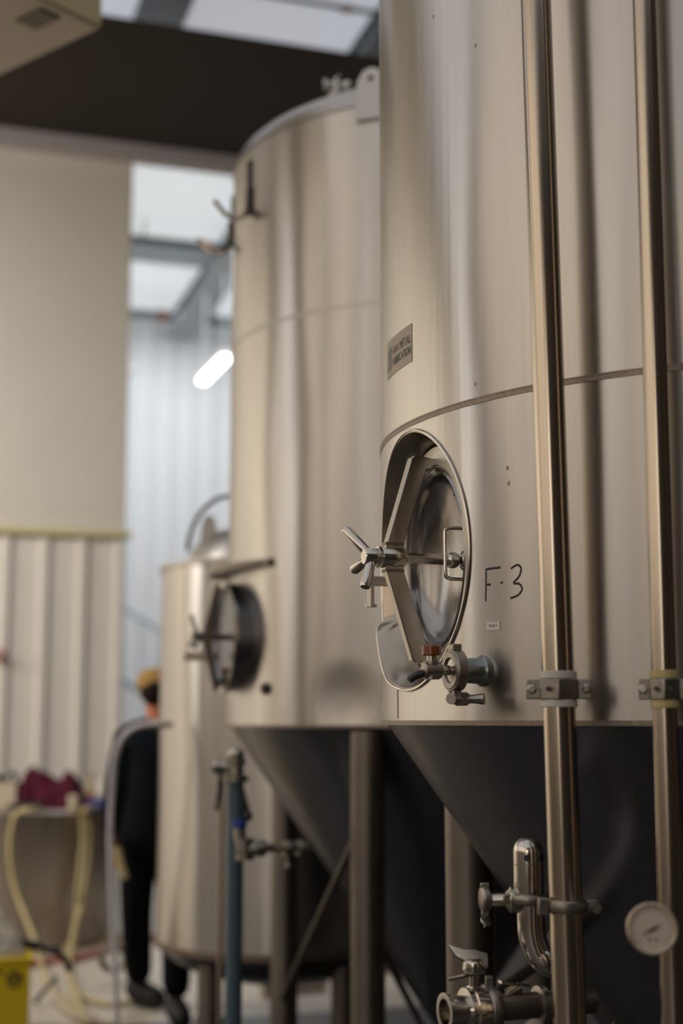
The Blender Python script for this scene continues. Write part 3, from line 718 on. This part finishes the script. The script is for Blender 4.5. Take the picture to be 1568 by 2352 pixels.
# top fittings
q = at(772, 218, 5.45)
m = MB().tube([q-UP*.06, q+UP*.02], .022, 16); triclamp(m, q+UP*.0, UP, .024); tf = m.build('top_fitting', M['steel'], T2)
m = MB().tube([q+UP*.02, q+UP*.07], .012, 12); m.tube([q+UP*.045-V((.045,0,0)), q+UP*.045+V((.05,0,0))], .011, 12); triclamp(m, q+UP*.045-V((.045,0,0)), V((1,0,0)), .016, .012); m.ball(q+UP*.04+V((.045,0,0)), .020)
m.tube([q+UP*.06, q+UP*.085+V((.015,0,0))], .005, 8); m.build('valve', M['steel_bright'], tf)
# sample valve and handle of middle tank
P, an = surf(C2, 610, 1582); n = on_cyl(C2, an-6, 0)[1]
m = MB().lathe([(.022,-.01),(.022,.012),(.016,.016)], P, n, 20).build('sample_port', M['dark'], T2)
P, an = surf(C2, 545, 1555); n = V((-1,-.15,0)).normalized()
m = MB().tube([P-n*.02, P+n*.05], .014, 14); triclamp(m, P+n*.03, n, .018); sv = m.build('sample_valve', M['cast'], T2)
m = MB().tube([P+n*.05-UP*.03, P+n*.05+UP*.012], .011, 12); m.tube([P+n*.05-UP*.008, P+n*.085-UP*.02], .006, 8); m.build('valve_body', M['dark'], sv)
MB().lathe([(.015,0),(.017,.002),(.017,.018),(.014,.02)], P+n*.05+UP*.014, UP, 12).build('knob', M['amber'], sv)
# pipework under the middle tank: a thing on the cone
Y2 = 5.17
T = thing('sampling_arm', 'small steel valve arm with blue handle reaching left from the middle tank cone', 'valve', at(620, 1955, Y2))
MB().tube([at(718,1943,Y2+.12), at(560,1950,Y2)], .016, 14).build('arm', M['steel'], T)
for x in (600, 660, 692):
    m = MB(); triclamp(m, at(x, 1948, Y2+.04), V((1,.3,0)), .022, .03); m.build('clamp_ring', M['cast'], T)
m = MB().tube([at(661,1948,Y2+.03), at(661,1985,Y2+.03)], .008, 8); m.ball(at(661,1990,Y2+.03), .014); m.build('wing_nut', M['cast'], T)
m = MB().tube([at(562,1925,Y2), at(562,1975,Y2)], .032, 14); m.tube([at(545,1950,Y2), at(592,1950,Y2)], .027, 14); vb = m.build('valve_body', M['cast'], T)
MB().tube([at(552,1930,Y2), at(550,1900,Y2)], .022, 12).build('bonnet', M['steel'], vb)
MB().lathe([(.022,0),(.028,.004),(.028,.022),(.02,.028)], at(549,1902,Y2), UP, 14).build('knob', M['bluecap'], vb)['label'] = 'blue knob'
# blue-grey standpipe with lever valve
Yb = 5.28; b0 = at(541, 1800, Yb); bx = b0.copy(); bx.z = 0
T = thing('standpipe', 'blue-grey vertical standpipe with lever valve in front of the small tank', 'pipe', bx)
MB().tube([bx, V((bx.x-.0,bx.y,at(541,1860,Yb).z)), V((bx.x,bx.y,at(541,1790,Yb).z))], .031, 20).build('tube', M['blue'], T)
tz = at(541,1790,Yb).z
m = MB(); m.lathe([(.034,-.01),(.046,-.008),(.046,.012),(.030,.016),(.028,.05),(.036,.055),(.036,.075),(.020,.08)], V((bx.x,bx.y,tz)), UP, 20); v = m.build('valve_body', M['cast'], T)
m = MB(); q = V((bx.x,bx.y,tz+.04)); m.tube([q, q+V((-.085,0,.01))], .020, 12); triclamp(m, q+V((-.07,0,.008)), V((1,0,0)), .022, .02); m.ball(q+UP*.05, .03); m.build('side_port', M['steel'], v)
m = MB().tube([q+V((-.05,-.03,.0)), q+V((-.065,-.035,-.15))], .008, 8); m.build('lever', M['dark'], v)
m = MB(); m.tube([V((bx.x+.02,bx.y-.02,tz-.03)), V((bx.x+.045,bx.y-.02,tz-.12))], .012, 8); m.ball(V((bx.x+.045,bx.y-.02,tz-.13)), .02); m.build('drain_cock', M['dark'], T)
bx2 = at(509, 1900, 6.2); bx2.z = 0
tag(MB().tube([bx2, V((bx2.x,bx2.y,1.32))], .011, 10).build('thin_pipe', M['pipe']), 'thin vertical steel pipe left of the blue-grey standpipe', 'pipe')

# ================================================================ small tank behind
C3 = V((-.307, 7.2, 0)); R3 = .6
T3 = thing('storage_tank', 'small cylindrical steel tank with dished base, left of the middle tank', 'tank', C3)
zb, zt = .462, 2.26
MB().lathe([(R3,zb),(R3,zt-.01),(R3-.01,zt)], C3, UP, 128).build('shell', M['tank'], T3)
MB().ring(R3+.012, R3-.06, .02, C3+UP*(zt-.008), UP, 96).build('top_rim', M['dome'], T3)
MB().lathe([(.50,zt),(.49,zt+.03),(.44,zt+.12),(.36,zt+.19),(.22,zt+.24),(.02,zt+.26)], C3, UP, 64).build('dome', M['dome'], T3)
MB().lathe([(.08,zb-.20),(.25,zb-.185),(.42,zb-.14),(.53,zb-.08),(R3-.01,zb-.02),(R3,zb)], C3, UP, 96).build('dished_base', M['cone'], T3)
MB().ring(R3+.006, R3-.03, .03, C3+UP*(zb-.02), UP, 96).build('bottom_rim', M['weld'], T3)
q = at(480, 1212, 7.0); 
MB().prism([(-.045,-.10),(-.035,.0),(-.02,.035),(0,.045),(.02,.035),(.035,0),(.045,-.10)], q+UP*.02, V((1,0,0)), UP, .02).build('lifting_lug', M['dome'], T3)
MB().lathe([(.012,-.012),(.012,.012)], q+UP*.03, V((0,1,0)), 16).build('lug_hole', M['white'], T3)
arc = smoothpts([at(430,1265,6.98), at(434,1238,6.98), at(450,1195,6.98), at(480,1158,6.98), at(520,1140,7.0), at(575,1150,7.05), at(610,1190,7.1), at(620,1240,7.15)], 5)
MB().tube(arc, .011, 10).build('arch_pipe', M['dark'], T3)
for (x, y) in ((-.62,6.78), (.02,6.80), (.05,7.62), (-.70,7.58)):
    dd = math.hypot(x-C3.x, y-C3.y); x = C3.x+(x-C3.x)*.5/dd; y = C3.y+(y-C3.y)*.5/dd
    l = MB().tube([V((x,y,.02)), V((x,y,.40))], .058, 24).build('leg', M['leg'], T3)
    MB().lathe([(.08,0),(.08,.02)], V((x,y,0)), UP, 20).build('foot', M['leg'], l)
# milky hose arching off the small tank
hp = [at(372,1664,6.72), at(350,1664,6.72), at(318,1668,6.72), at(285,1690,6.72), at(265,1735,6.75), at(258,1800,6.8), at(253,1900,6.85), at(255,2020,6.9), at(262,2180,6.95), at(270,2360,7.0)]
hz = V((hp[-1].x+.02, hp[-1].y, .016)); hp += [hz]
hs = tag(MB().tube(smoothpts(hp, 6), .0135, 12).build('milky_hose', M['whitehose']), 'milky white hose arching down from the small tank in front of the worker', 'hose')
MB().tube([at(372,1664,6.72), at(340,1664,6.72)], .021, 14).build('hose_clip', M['steel'], hs)
m = MB().tube([at(372,1664,6.72), at(395,1664,6.74)], .016, 12).build('hose_port', M['steel'], T3)

# ================================================================ worker
def skin(name, nodes, edges, m, parent, root, sub=2):
    names = list(nodes); base = root_loc(parent) if parent else V((0,0,0))
    me = bpy.data.meshes.new(name); me.from_pydata([V(nodes[k][0])-base for k in names], [(names.index(a), names.index(b)) for a, b in edges], [])
    o = bpy.data.objects.new(name, me); S.collection.objects.link(o); o.parent = parent; me.materials.append(m)
    o.modifiers.new('skin', 'SKIN'); 
    if not me.skin_vertices: bpy.context.view_layer.objects.active = o
    for i, k in enumerate(names):
        r = nodes[k][1]; sv = me.skin_vertices[0].data[i]
        sv.radius = r if isinstance(r, tuple) else (r, r); sv.use_root = (k == root)
    s = o.modifiers.new('sub', 'SUBSURF'); s.levels = sub; s.render_levels = sub
    o.modifiers['skin'].use_smooth_shade = True
    return o
W0 = V((-1.0, 7.80, 0)); lat = V((.93,.37,0)).normalized(); fw = V((-.37,.93,0)).normalized()
def Wp(l, f, z): return W0+lat*l+fw*f+UP*z
T = thing('person', 'person in black jacket, black trousers and tan cap standing behind the small tank', 'person', W0)
FL = at_floor(318, 2318)
body = {'pel':(Wp(0,0,.98),.12),'spine':(Wp(0,0,1.18),.12),'chest':(Wp(0,-.01,1.36),.13),'neck':(Wp(.0,0,1.50),.066),'neck2':(Wp(.005,.01,1.56),.064),'jaw':(Wp(.0,.015,1.61),.074),'head':(Wp(.0,.02,1.68),.090),'crown':(Wp(.0,.015,1.735),.065),
 'nose':(Wp(.02,.115,1.665),.016),'ls':(Wp(-.17,0,1.42),.055),'le':(Wp(-.235,-.02,1.14),.042),'lw':(Wp(-.225,.03,.90),.028),'lh':(Wp(-.22,.05,.84),.030),
 'rs':(Wp(.17,0,1.42),.055),'re':(Wp(.22,.03,1.14),.042),'rw':(Wp(.18,.16,.98),.028),'rh':(Wp(.16,.21,.95),.030),
 'lk':(Wp(-.10,-.02,.50),.055),'la':(V((FL.x-.01,FL.y+.06,.12)),.04),'rk':(V((-.855,7.60,.52)),.055),'ra':(V((-.83,7.42,.12)),.04),'lhip':(Wp(-.09,0,.86),.08),'rhip':(Wp(.08,0,.86),.08)}
be = [('pel','spine'),('spine','chest'),('chest','neck'),('neck','neck2'),('neck2','jaw'),('jaw','head'),('head','crown'),('head','nose'),('chest','ls'),('ls','le'),('le','lw'),('lw','lh'),('chest','rs'),('rs','re'),('re','rw'),('rw','rh'),('pel','lhip'),('lhip','lk'),('lk','la'),('pel','rhip'),('rhip','rk'),('rk','ra')]
for sd, h, dirn in (('l', Wp(-.22,.05,.84), V((0,0,-1))), ('r', Wp(.16,.21,.95), (fw*.9-UP*.3-lat*.2))):
    d = V(dirn).normalized(); ac = fw if sd == 'l' else lat
    for k in range(4):
        L = (.072,.082,.078,.062)[k]; o0 = h+ac*(-.027+.018*k)+d*.018; body['%sf%da'%(sd,k)] = (o0, .010); body['%sf%db'%(sd,k)] = (o0+d*L*.55+lat*.004, .009); body['%sf%dc'%(sd,k)] = (o0+d*L*.95+lat*.016, .008)
        be += [(sd+'h','%sf%da'%(sd,k)),('%sf%da'%(sd,k),'%sf%db'%(sd,k)),('%sf%db'%(sd,k),'%sf%dc'%(sd,k))]
    o0 = h+ac*.035; body[sd+'t1'] = (o0, .011); body[sd+'t2'] = (o0+d*.045+ac*.015, .010); be += [(sd+'h',sd+'t1'),(sd+'t1',sd+'t2')]
bd = skin('body', body, be, M['skin'], T, 'pel', 1)
for s in (-1,1): MB().ball(Wp(.0+s*.09,.015,1.665), .022, 12, (.4,.8,1.3)).build('ear', M['skin'], bd)
MB().ball(Wp(-.005,-.008,1.675), .096, 20, (1,1.05,.95)).build('hair', M['hair'], T)
jk = {'hem':(Wp(-.01,0,.84),(.19,.21)),'waist':(Wp(0,0,1.06),(.20,.235)),'chest':(Wp(0,-.005,1.30),(.20,.235)),'yoke':(Wp(0,-.005,1.44),(.10,.12)),'col':(Wp(.012,0,1.535),.078),
 'ls':(Wp(-.17,0,1.40),.088),'le':(Wp(-.215,-.02,1.14),.080),'lw':(Wp(-.235,.03,.90),.048),'rs':(Wp(.18,0,1.405),.082),'re':(Wp(.23,.03,1.14),.068),'rw':(Wp(.19,.15,.99),.048)}
skin('jacket', jk, [('hem','waist'),('waist','chest'),('chest','yoke'),('yoke','col'),('yoke','ls'),('ls','le'),('le','lw'),('yoke','rs'),('rs','re'),('re','rw')], M['navy'], T, 'waist')
FR = V((-.80, 7.30, 0))
tr = {'pel':(Wp(0,0,.95),(.15,.17)),'lhip':(Wp(-.09,0,.84),.115),'lk':(Wp(-.10,-.02,.50),.088),'la':(V((FL.x-.01,FL.y+.06,.12)),.075),'rhip':(Wp(.08,0,.84),.115),'rk':(V((-.855,7.60,.52)),.085),'ra':(V((-.83,7.42,.12)),.075)}
skin('trousers', tr, [('pel','lhip'),('lhip','lk'),('lk','la'),('pel','rhip'),('rhip','rk'),('rk','ra')], M['black'], T, 'pel')
for (ank, d) in ((V((FL.x-.01,FL.y+.06,0)), V((.85,-.5,0)).normalized()), (V((-.83,7.42,0)), V((.35,-.93,0)).normalized())):
    bt = {'a':(ank+UP*.16,.066),'b':(ank+UP*.07-d*.01,.066),'c':(ank+d*.09+UP*.055,.060),'e':(ank+d*.18+UP*.046,.050),'h':(ank-d*.05+UP*.05,.052)}
    skin('boot', bt, [('a','b'),('b','c'),('c','e'),('b','h')], M['boot'], T, 'b')
hc = Wp(-.002,.010,1.70)
cp = MB().lathe([(.106,-.012),(.108,.0),(.104,.035),(.088,.068),(.055,.092),(.01,.100)], hc, UP, 28, 1, 1.06).build('cap', M['cap'], T)
bl = [( .075*math.cos(a), .07+.085*math.sin(a)) for a in [math.pi*k/10 for k in range(11)]]
MB().prism(bl, hc+fw*.03-UP*.004, lat, fw, .008).build('cap_brim', M['cap'], cp)
MB().box(hc-fw*.108+UP*.008-lat*.03, (.07,.01,.016), lat, fw).build('cap_strap', M['hair'], cp)
m = MB().tube([at(268,1945,7.55), at(276,1985,7.55), at(288,2018,7.55)], [.018,.022,.016], 10).build('glove', M['hose'], T); m['label'] = 'yellow gloves hanging at the hip'

# ================================================================ tub with things on it
CT3 = V((-2.39, 10.30, 0)); RT = .78; ZT = .904
T = thing('mash_tub', 'wide low stainless tub at the left with a flat lid and hoses over its rim', 'tub', CT3)
MB().lathe([(RT-.02,.03),(RT,.06),(RT,ZT-.03)], CT3, UP, 96).build('shell', M['tub'], T)
MB().lathe([(RT+.012,ZT-.035),(RT+.014,ZT-.004),(RT+.008,ZT)], CT3, UP, 96).build('lid', M['tub'], T)
for k in range(3):
    a = k*2.1+.6; MB().tube([CT3+V((.6*math.cos(a),.6*math.sin(a),0)), CT3+V((.6*math.cos(a),.6*math.sin(a),.05))], .03, 12).build('foot', M['dark'], T)
def onlid(px, dY=0): p = at(px, 1850, CT3.y+dY); p.z = ZT; return p
def crumple(name, c, sx, sy, sz, m, seed, amp=.25, sub=4):
    bm = bmesh.new(); bmesh.ops.create_icosphere(bm, subdivisions=sub, radius=1)
    for v in bm.verts:
        n_ = noise.noise(v.co*1.6+V((seed,0,0)))*amp+noise.noise(v.co*4+V((0,seed,0)))*amp*.5+noise.noise(v.co*9+V((0,seed,0)))*amp*.2
        v.co *= 1+n_; v.co.z = max(v.co.z, -.45)
        v.co = V((v.co.x*sx, v.co.y*sy, (v.co.z+.45)*sz/1.45))+c
    mb = MB(); mb.v = [v.co.copy() for v in bm.verts]; mb.f = [tuple(x.index for x in f.verts) for f in bm.faces]; bm.free()
    return mb.build(name, m, smooth=60)
c = onlid(132); c.x += 0
mb = MB(); gx, gy = 40, 16; vs = []; fs = []
prof = [(0,0),(.02,.6),(.06,.95),(.15,1.0),(.28,.98),(.38,.85),(.46,.70),(.55,.74),(.64,.92),(.70,.98),(.76,.75),(.86,.35),(1,.0)]
def ph(u):
    for i in range(len(prof)-1):
        if prof[i][0] <= u <= prof[i+1][0]:
            k = (u-prof[i][0])/(prof[i+1][0]-prof[i][0]); return prof[i][1]*(1-k)+prof[i+1][1]*k
    return 0
for j in range(gy+1):
    for i in range(gx+1):
        u, w = i/gx, j/gy; y = (w-.5)*.34; h = ph(u)*.26*math.sin(math.pi*w)**.5
        h *= 1+.22*noise.noise(V((u*9,w*7,3))); h = max(h, 0)+.002
        vs.append(c+V(((u-.5)*.52, y+.03*noise.noise(V((u*6,w*5,9))), h)))
for j in range(gy):
    for i in range(gx): k = j*(gx+1)+i; fs.append((k,k+1,k+gx+2,k+gx+1))
ring_ = [i for i in range(gx+1)]+[j*(gx+1)+gx for j in range(1,gy+1)]+[gy*(gx+1)+i for i in range(gx-1,-1,-1)]+[j*(gx+1) for j in range(gy-1,0,-1)]
fs.append(tuple(reversed(ring_)))
jk_ = tag(MB().add(vs, fs).build('crumpled_jacket', M['cloth'], smooth=50), 'crumpled maroon jacket lying on the tub lid', 'jacket')
MB().prism([(-.09,0),(.09,-.012),(.09,.012),(-.09,.02)], onlid(50,-.22)+UP*.07, V((1,0,0)), UP, .02).build('x', M['blk']) if False else None
p = onlid(52,-.15); tag(MB().prism([(-.10,.01),(-.02,0),(.14,0),(.14,.05),(.02,.045),(-.10,.03)], p, V((1,0,0)), UP, .08).build('black_tool', M['blk'], bevel=.004), 'flat black tool on the tub lid left of the maroon jacket', 'tool')
p = onlid(169,-.42); cu = MB().lathe([(.026,0),(.028,.002),(.034,.055),(.030,.056)], p, UP, 20).build('cup', M['white'])
tag(cu, 'small white cup in front of the maroon jacket', 'cup')
MB().lathe([(.032,.0),(.040,.008),(.040,.035),(.02,.048)], p+UP*.056, UP, 20)
o = MB().lathe([(.032,.0),(.040,.008),(.040,.04),(.02,.052)], V((0,0,.056)), UP, 20).build('cup_lid', M['card']); o.parent = cu
p = onlid(230,-.28); tag(MB().box(p+UP*.038, (.16,.14,.072)).build('blue_box', M['cobalt'], bevel=.006), 'cobalt blue box right of the maroon jacket', 'box')
q = p+UP*.0745
b_ = tag(MB().lathe([(.03,0),(.032,.004),(.032,.085),(.014,.11),(.014,.13)], q+V((.0,.02,0)), UP, 18).build('bottle', M['white']), 'white bottle standing on the blue box', 'bottle')
for k, (dx, dy, m_, r_, lab) in enumerate(((-.055,-.03,M['red'],.022,'red ball-shaped cap on the blue box, left'), (.052,-.035,M['orange'],.026,'orange ball-shaped cap on the blue box, right'))):
    tag(MB().ball(q+V((dx,dy,r_)), r_).build('round_cap', m_), lab, 'cap')
p = onlid(207,.25); ob = tag(MB().lathe([(.028,0),(.03,.004),(.03,.15),(.012,.19),(.012,.20)], p, UP, 16).build('amber_bottle', M['hose']), 'tall amber bottle at the right behind the maroon jacket', 'bottle')
MB().lathe([(.016,0),(.016,.03)], V((0,0,.20)), UP, 12).build('bottle_cap', M['orange']).parent = ob
p = onlid(2,-.05); cb = tag(MB().box(p+UP*.09, (.26,.24,.18)).build('cardboard_box', M['card'], bevel=.004), 'plain cardboard box at the left edge on the tub lid', 'box')
q = p+UP*.18
tag(MB().prism([(-.16,0),(.10,0),(.115,.03),(.09,.085),(.05,.045),(-.16,.06)], q+V((0,-.02,0)), V((1,0,0)), UP, .06).build('black_pliers', M['blk'], bevel=.006), 'black tool lying on the cardboard box', 'tool')
tag(MB().ball(q+V((.085,-.07,.022)), .022).build('glass_ball', M['steel_bright']), 'small shiny round fitting on the cardboard box', 'fitting')
# hoses over the rim: front of the tub at about Y=9.5
def rimhose(pts, r, lab, mt, grp=None, clip=None):
    o = tag(MB().tube(smoothpts(pts, 7), r, 12).build('yellow_hose', mt), lab, 'hose', grp)
    return o
def f0(x, y, z=.02): return at_floor(x, y, z)
def tb(x, y, off=.05):           # just outside the tub wall (or its rim)
    d = ray(x, y); A = d.x**2+d.y**2; RR = RT+off; Bq = d.x*CT3.x+d.y*CT3.y; D = CT3.x**2+CT3.y**2-RR*RR
    disc = Bq*Bq-A*D
    if disc < 0: return at(x, y, CT3.y-.1)
    return V((0,0,EYE))+d*((Bq-math.sqrt(disc))/A)
def lidp(x, y): d = ray(x, y); return V((0,0,EYE))+d*((ZT+.03-EYE)/d.z)
rimhose([lidp(88,1858), lidp(68,1860), tb(48,1863), tb(30,1885), tb(22,1950), tb(32,2030), tb(56,2100,.15), at(80,2160,9.2), f0(96,2215), f0(112,2262), f0(150,2300), f0(215,2340)], .017, 'cream hose hanging over the tub rim at the left', M['hose'])
rimhose([lidp(160,1858), lidp(175,1857), tb(190,1866), tb(204,1895), tb(204,1960), tb(190,2060,.1), tb(172,2130,.2), f0(160,2210), f0(166,2260), f0(185,2310), f0(200,2356)], .020, 'cream hose hanging over the tub rim at the right', M['hose'])
rimhose([lidp(228,1850), lidp(214,1853), lidp(198,1858), tb(188,1872,.07), tb(190,1930,.08), tb(180,2030,.12), f0(168,2180,.03), f0(158,2225), f0(185,2280), f0(240,2305), f0(330,2300), f0(420,2296)], .015, 'cream hose beside the wider one, running right across the floor', M['hose'])
tag(MB().tube(smoothpts([f0(150,2178), f0(190,2166), f0(235,2158), f0(280,2153), f0(330,2150)], 6), .03, 12).build('yellow_hose', M['hose']), 'cream hose lying straight on the floor from the tub to the worker', 'hose')
tag(MB().tube(smoothpts([f0(60,2218), f0(110,2206), f0(165,2202), f0(210,2192), f0(255,2178), f0(300,2168), f0(345,2155), f0(375,2150)], 6), .022, 12).build('red_hose', M['redhose']), 'red hose lying on the floor in front of the tub', 'hose')
tag(MB().tube(smoothpts([f0(110,2240,.022), f0(130,2295,.022), f0(180,2335,.022), f0(260,2356,.022)], 6), .02, 12).build('grey_hose', M['card']), 'grey-brown hose curling on the floor beside the yellow crate', 'hose')
# brush/coil beside the worker's leg
m = MB()
for k in range(3): m.tube([f0(258,2240,.05)+V((.07*math.cos(a), .03*k, .09+.07*math.sin(a)))for a in [2*math.pi*i/20 for i in range(20)]], .014, 8, closed=True)
tag(m.build('cable_coil', M['leg']), 'small dark coil of cable left of the worker\'s boots', 'cable')
MBx = MB()

# yellow crate with plastic bag
cc = at_floor(-10, 2400); K = V((cc.x, cc.y, 0)); kx, ky = V((.96,.28,0)).normalized(), V((-.28,.96,0)).normalized()
top = at(30, 2222, cc.y-.15); hC = top.z; w_, d_ = .38, .30
corner = at(66, 2352, 7.15); K = V((corner.x, corner.y, 0))-kx*w_/2+ky*d_/2
T = thing('yellow_crate', 'yellow plastic crate with a dark printed mark at the lower left corner', 'crate', K)
def side(c, X, wd, nm):
    m = MB(); 
    for (x0,x1,z0,z1) in ((-wd/2,wd/2,0,.06),(-wd/2,wd/2,hC*.55,hC),(-wd/2,-wd/2+.05,.06,hC*.55),(wd/2-.05,wd/2,.06,hC*.55),(-.02,.02,.06,hC*.55)):
        m.box(c+X*(x0+x1)/2+UP*(z0+z1)/2, (x1-x0,.012,z1-z0), X, X.cross(UP))
    return m.build(nm, M['yellow'], T, bevel=.003)
fs_ = MB().box(K-ky*d_/2+UP*hC/2, (w_,.012,hC), kx, ky).build('side', M['yellow'], T, bevel=.003)
MB().box(K+kx*(w_/2-.006)+UP*hC/2, (.012,d_-.012,hC), kx, ky).build('side', M['yellow'], T, bevel=.003)
MB().box(K-kx*(w_/2-.006)+UP*hC/2, (.012,d_-.012,hC), kx, ky).build('side', M['yellow'], T, bevel=.003)
MB().box(K+ky*d_/2+UP*(hC/2+.02), (w_,.012,hC+.04), kx, ky).build('side', M['yellow'], T, bevel=.003)
MB().box(K+UP*.01, (w_-.012,d_-.012,.02), kx, ky).build('base', M['yellow'], T)
m = MB(); m.box(K-ky*(d_/2+.010)+UP*(hC-.012), (w_+.02,.02,.024), kx, ky); m.box(K+kx*(w_/2+.004)+UP*(hC-.012), (.02,d_,.024), kx, ky); m.build('rim', M['yellow'], T, bevel=.003)
mk = K-ky*(d_/2+.007)+kx*(w_/2-.075)+UP*(hC-.10)
m = MB(); m.tube([mk+(kx*.032*math.cos(a)+UP*.036*math.sin(a)) for a in [2*math.pi*i/24 for i in range(24)]], .006, 6, closed=True)
for k in range(4): m.tube([mk+kx*(-.02+.012*k)-UP*.018, mk+kx*(-.008+.012*k)+UP*.02], .003, 6)
m.tube([mk-kx*.14+UP*.02, mk-kx*.09+UP*.04, mk-kx*.05+UP*.03], .006, 6)
m.build('printed_mark', M['ink'], fs_)
bg = crumple('plastic_bag', K+V((-.02,.02,0))+UP*.03, .21, .17, hC+.15, M['bag'], 3, .25)
bg = tag(bg, 'clear crumpled plastic bag bulging out of the yellow crate', 'bag')
q = K+kx*.12-ky*.02+UP*(hC+.02)
tag(MB().tube(smoothpts([q-kx*.10+UP*.0, q+UP*.025, q+kx*.09+UP*.015, q+kx*.16-UP*.01, q+kx*.24-UP*.05, q+kx*.27-UP*.12], 5), [.018]*6+[.024]*6+[.016]*14, 10).build('black_hose_gun', M['blk']), 'black hose gun draped over the crate edge', 'tool')
q2 = at(128,2245,7.85); q3 = at_floor(80,2302,.012)
tag(MB().tube([q2, q3], .012, 10).build('black_rod', M['blk']), 'short dark rod leaning out of the crate', 'rod')

# red bell on the partition
p = at_b(-2, 1506, BW-.05); t = thing('alarm_bell', 'red round alarm bell on the ribbed partition at the left edge', 'bell', p)
MB().lathe([(.05,-.06),(.05,0),(.052,.01),(.04,.035),(.01,.045)], p, -BB, 24).build('gong', M['red'], t)
MB().lathe([(.02,.045),(.02,.052)], p, -BB, 16).build('boss', M['white'], t)

# things on the floor far behind the tank legs
def drum(px, py, r, h, m, lab, cat, nm):
    p = at_floor(px, py); t = thing(nm, lab, cat, p)
    MB().lathe([(r,0),(r,.01),(r*1.02,h*.5),(r,h)], p, UP, 32).build('body', m, t)
    MB().ring(r*1.06, r*.92, .02, p+UP*(h-.01), UP, 32).build('rim', m, t)
drum(690, 2230, .17, .32, M['white'], 'white bucket on the floor behind the middle tank legs', 'bucket', 'bucket')
drum(782, 2236, .11, .22, M['galv'], 'grey metal pail on the floor behind the brace', 'bucket', 'metal_pail')
drum(850, 2225, .10, .12, M['orange'], 'orange tub on the floor beside the front leg of the middle tank', 'tub', 'orange_tub')
q = at_floor(600, 2290); m = MB().tube([q+UP*.04, q+V((.35,.2,.04))], .035, 14).build('steel_pipe', M['steel_bright']); tag(m, 'short bright steel pipe lying on the floor behind the tank legs', 'pipe')
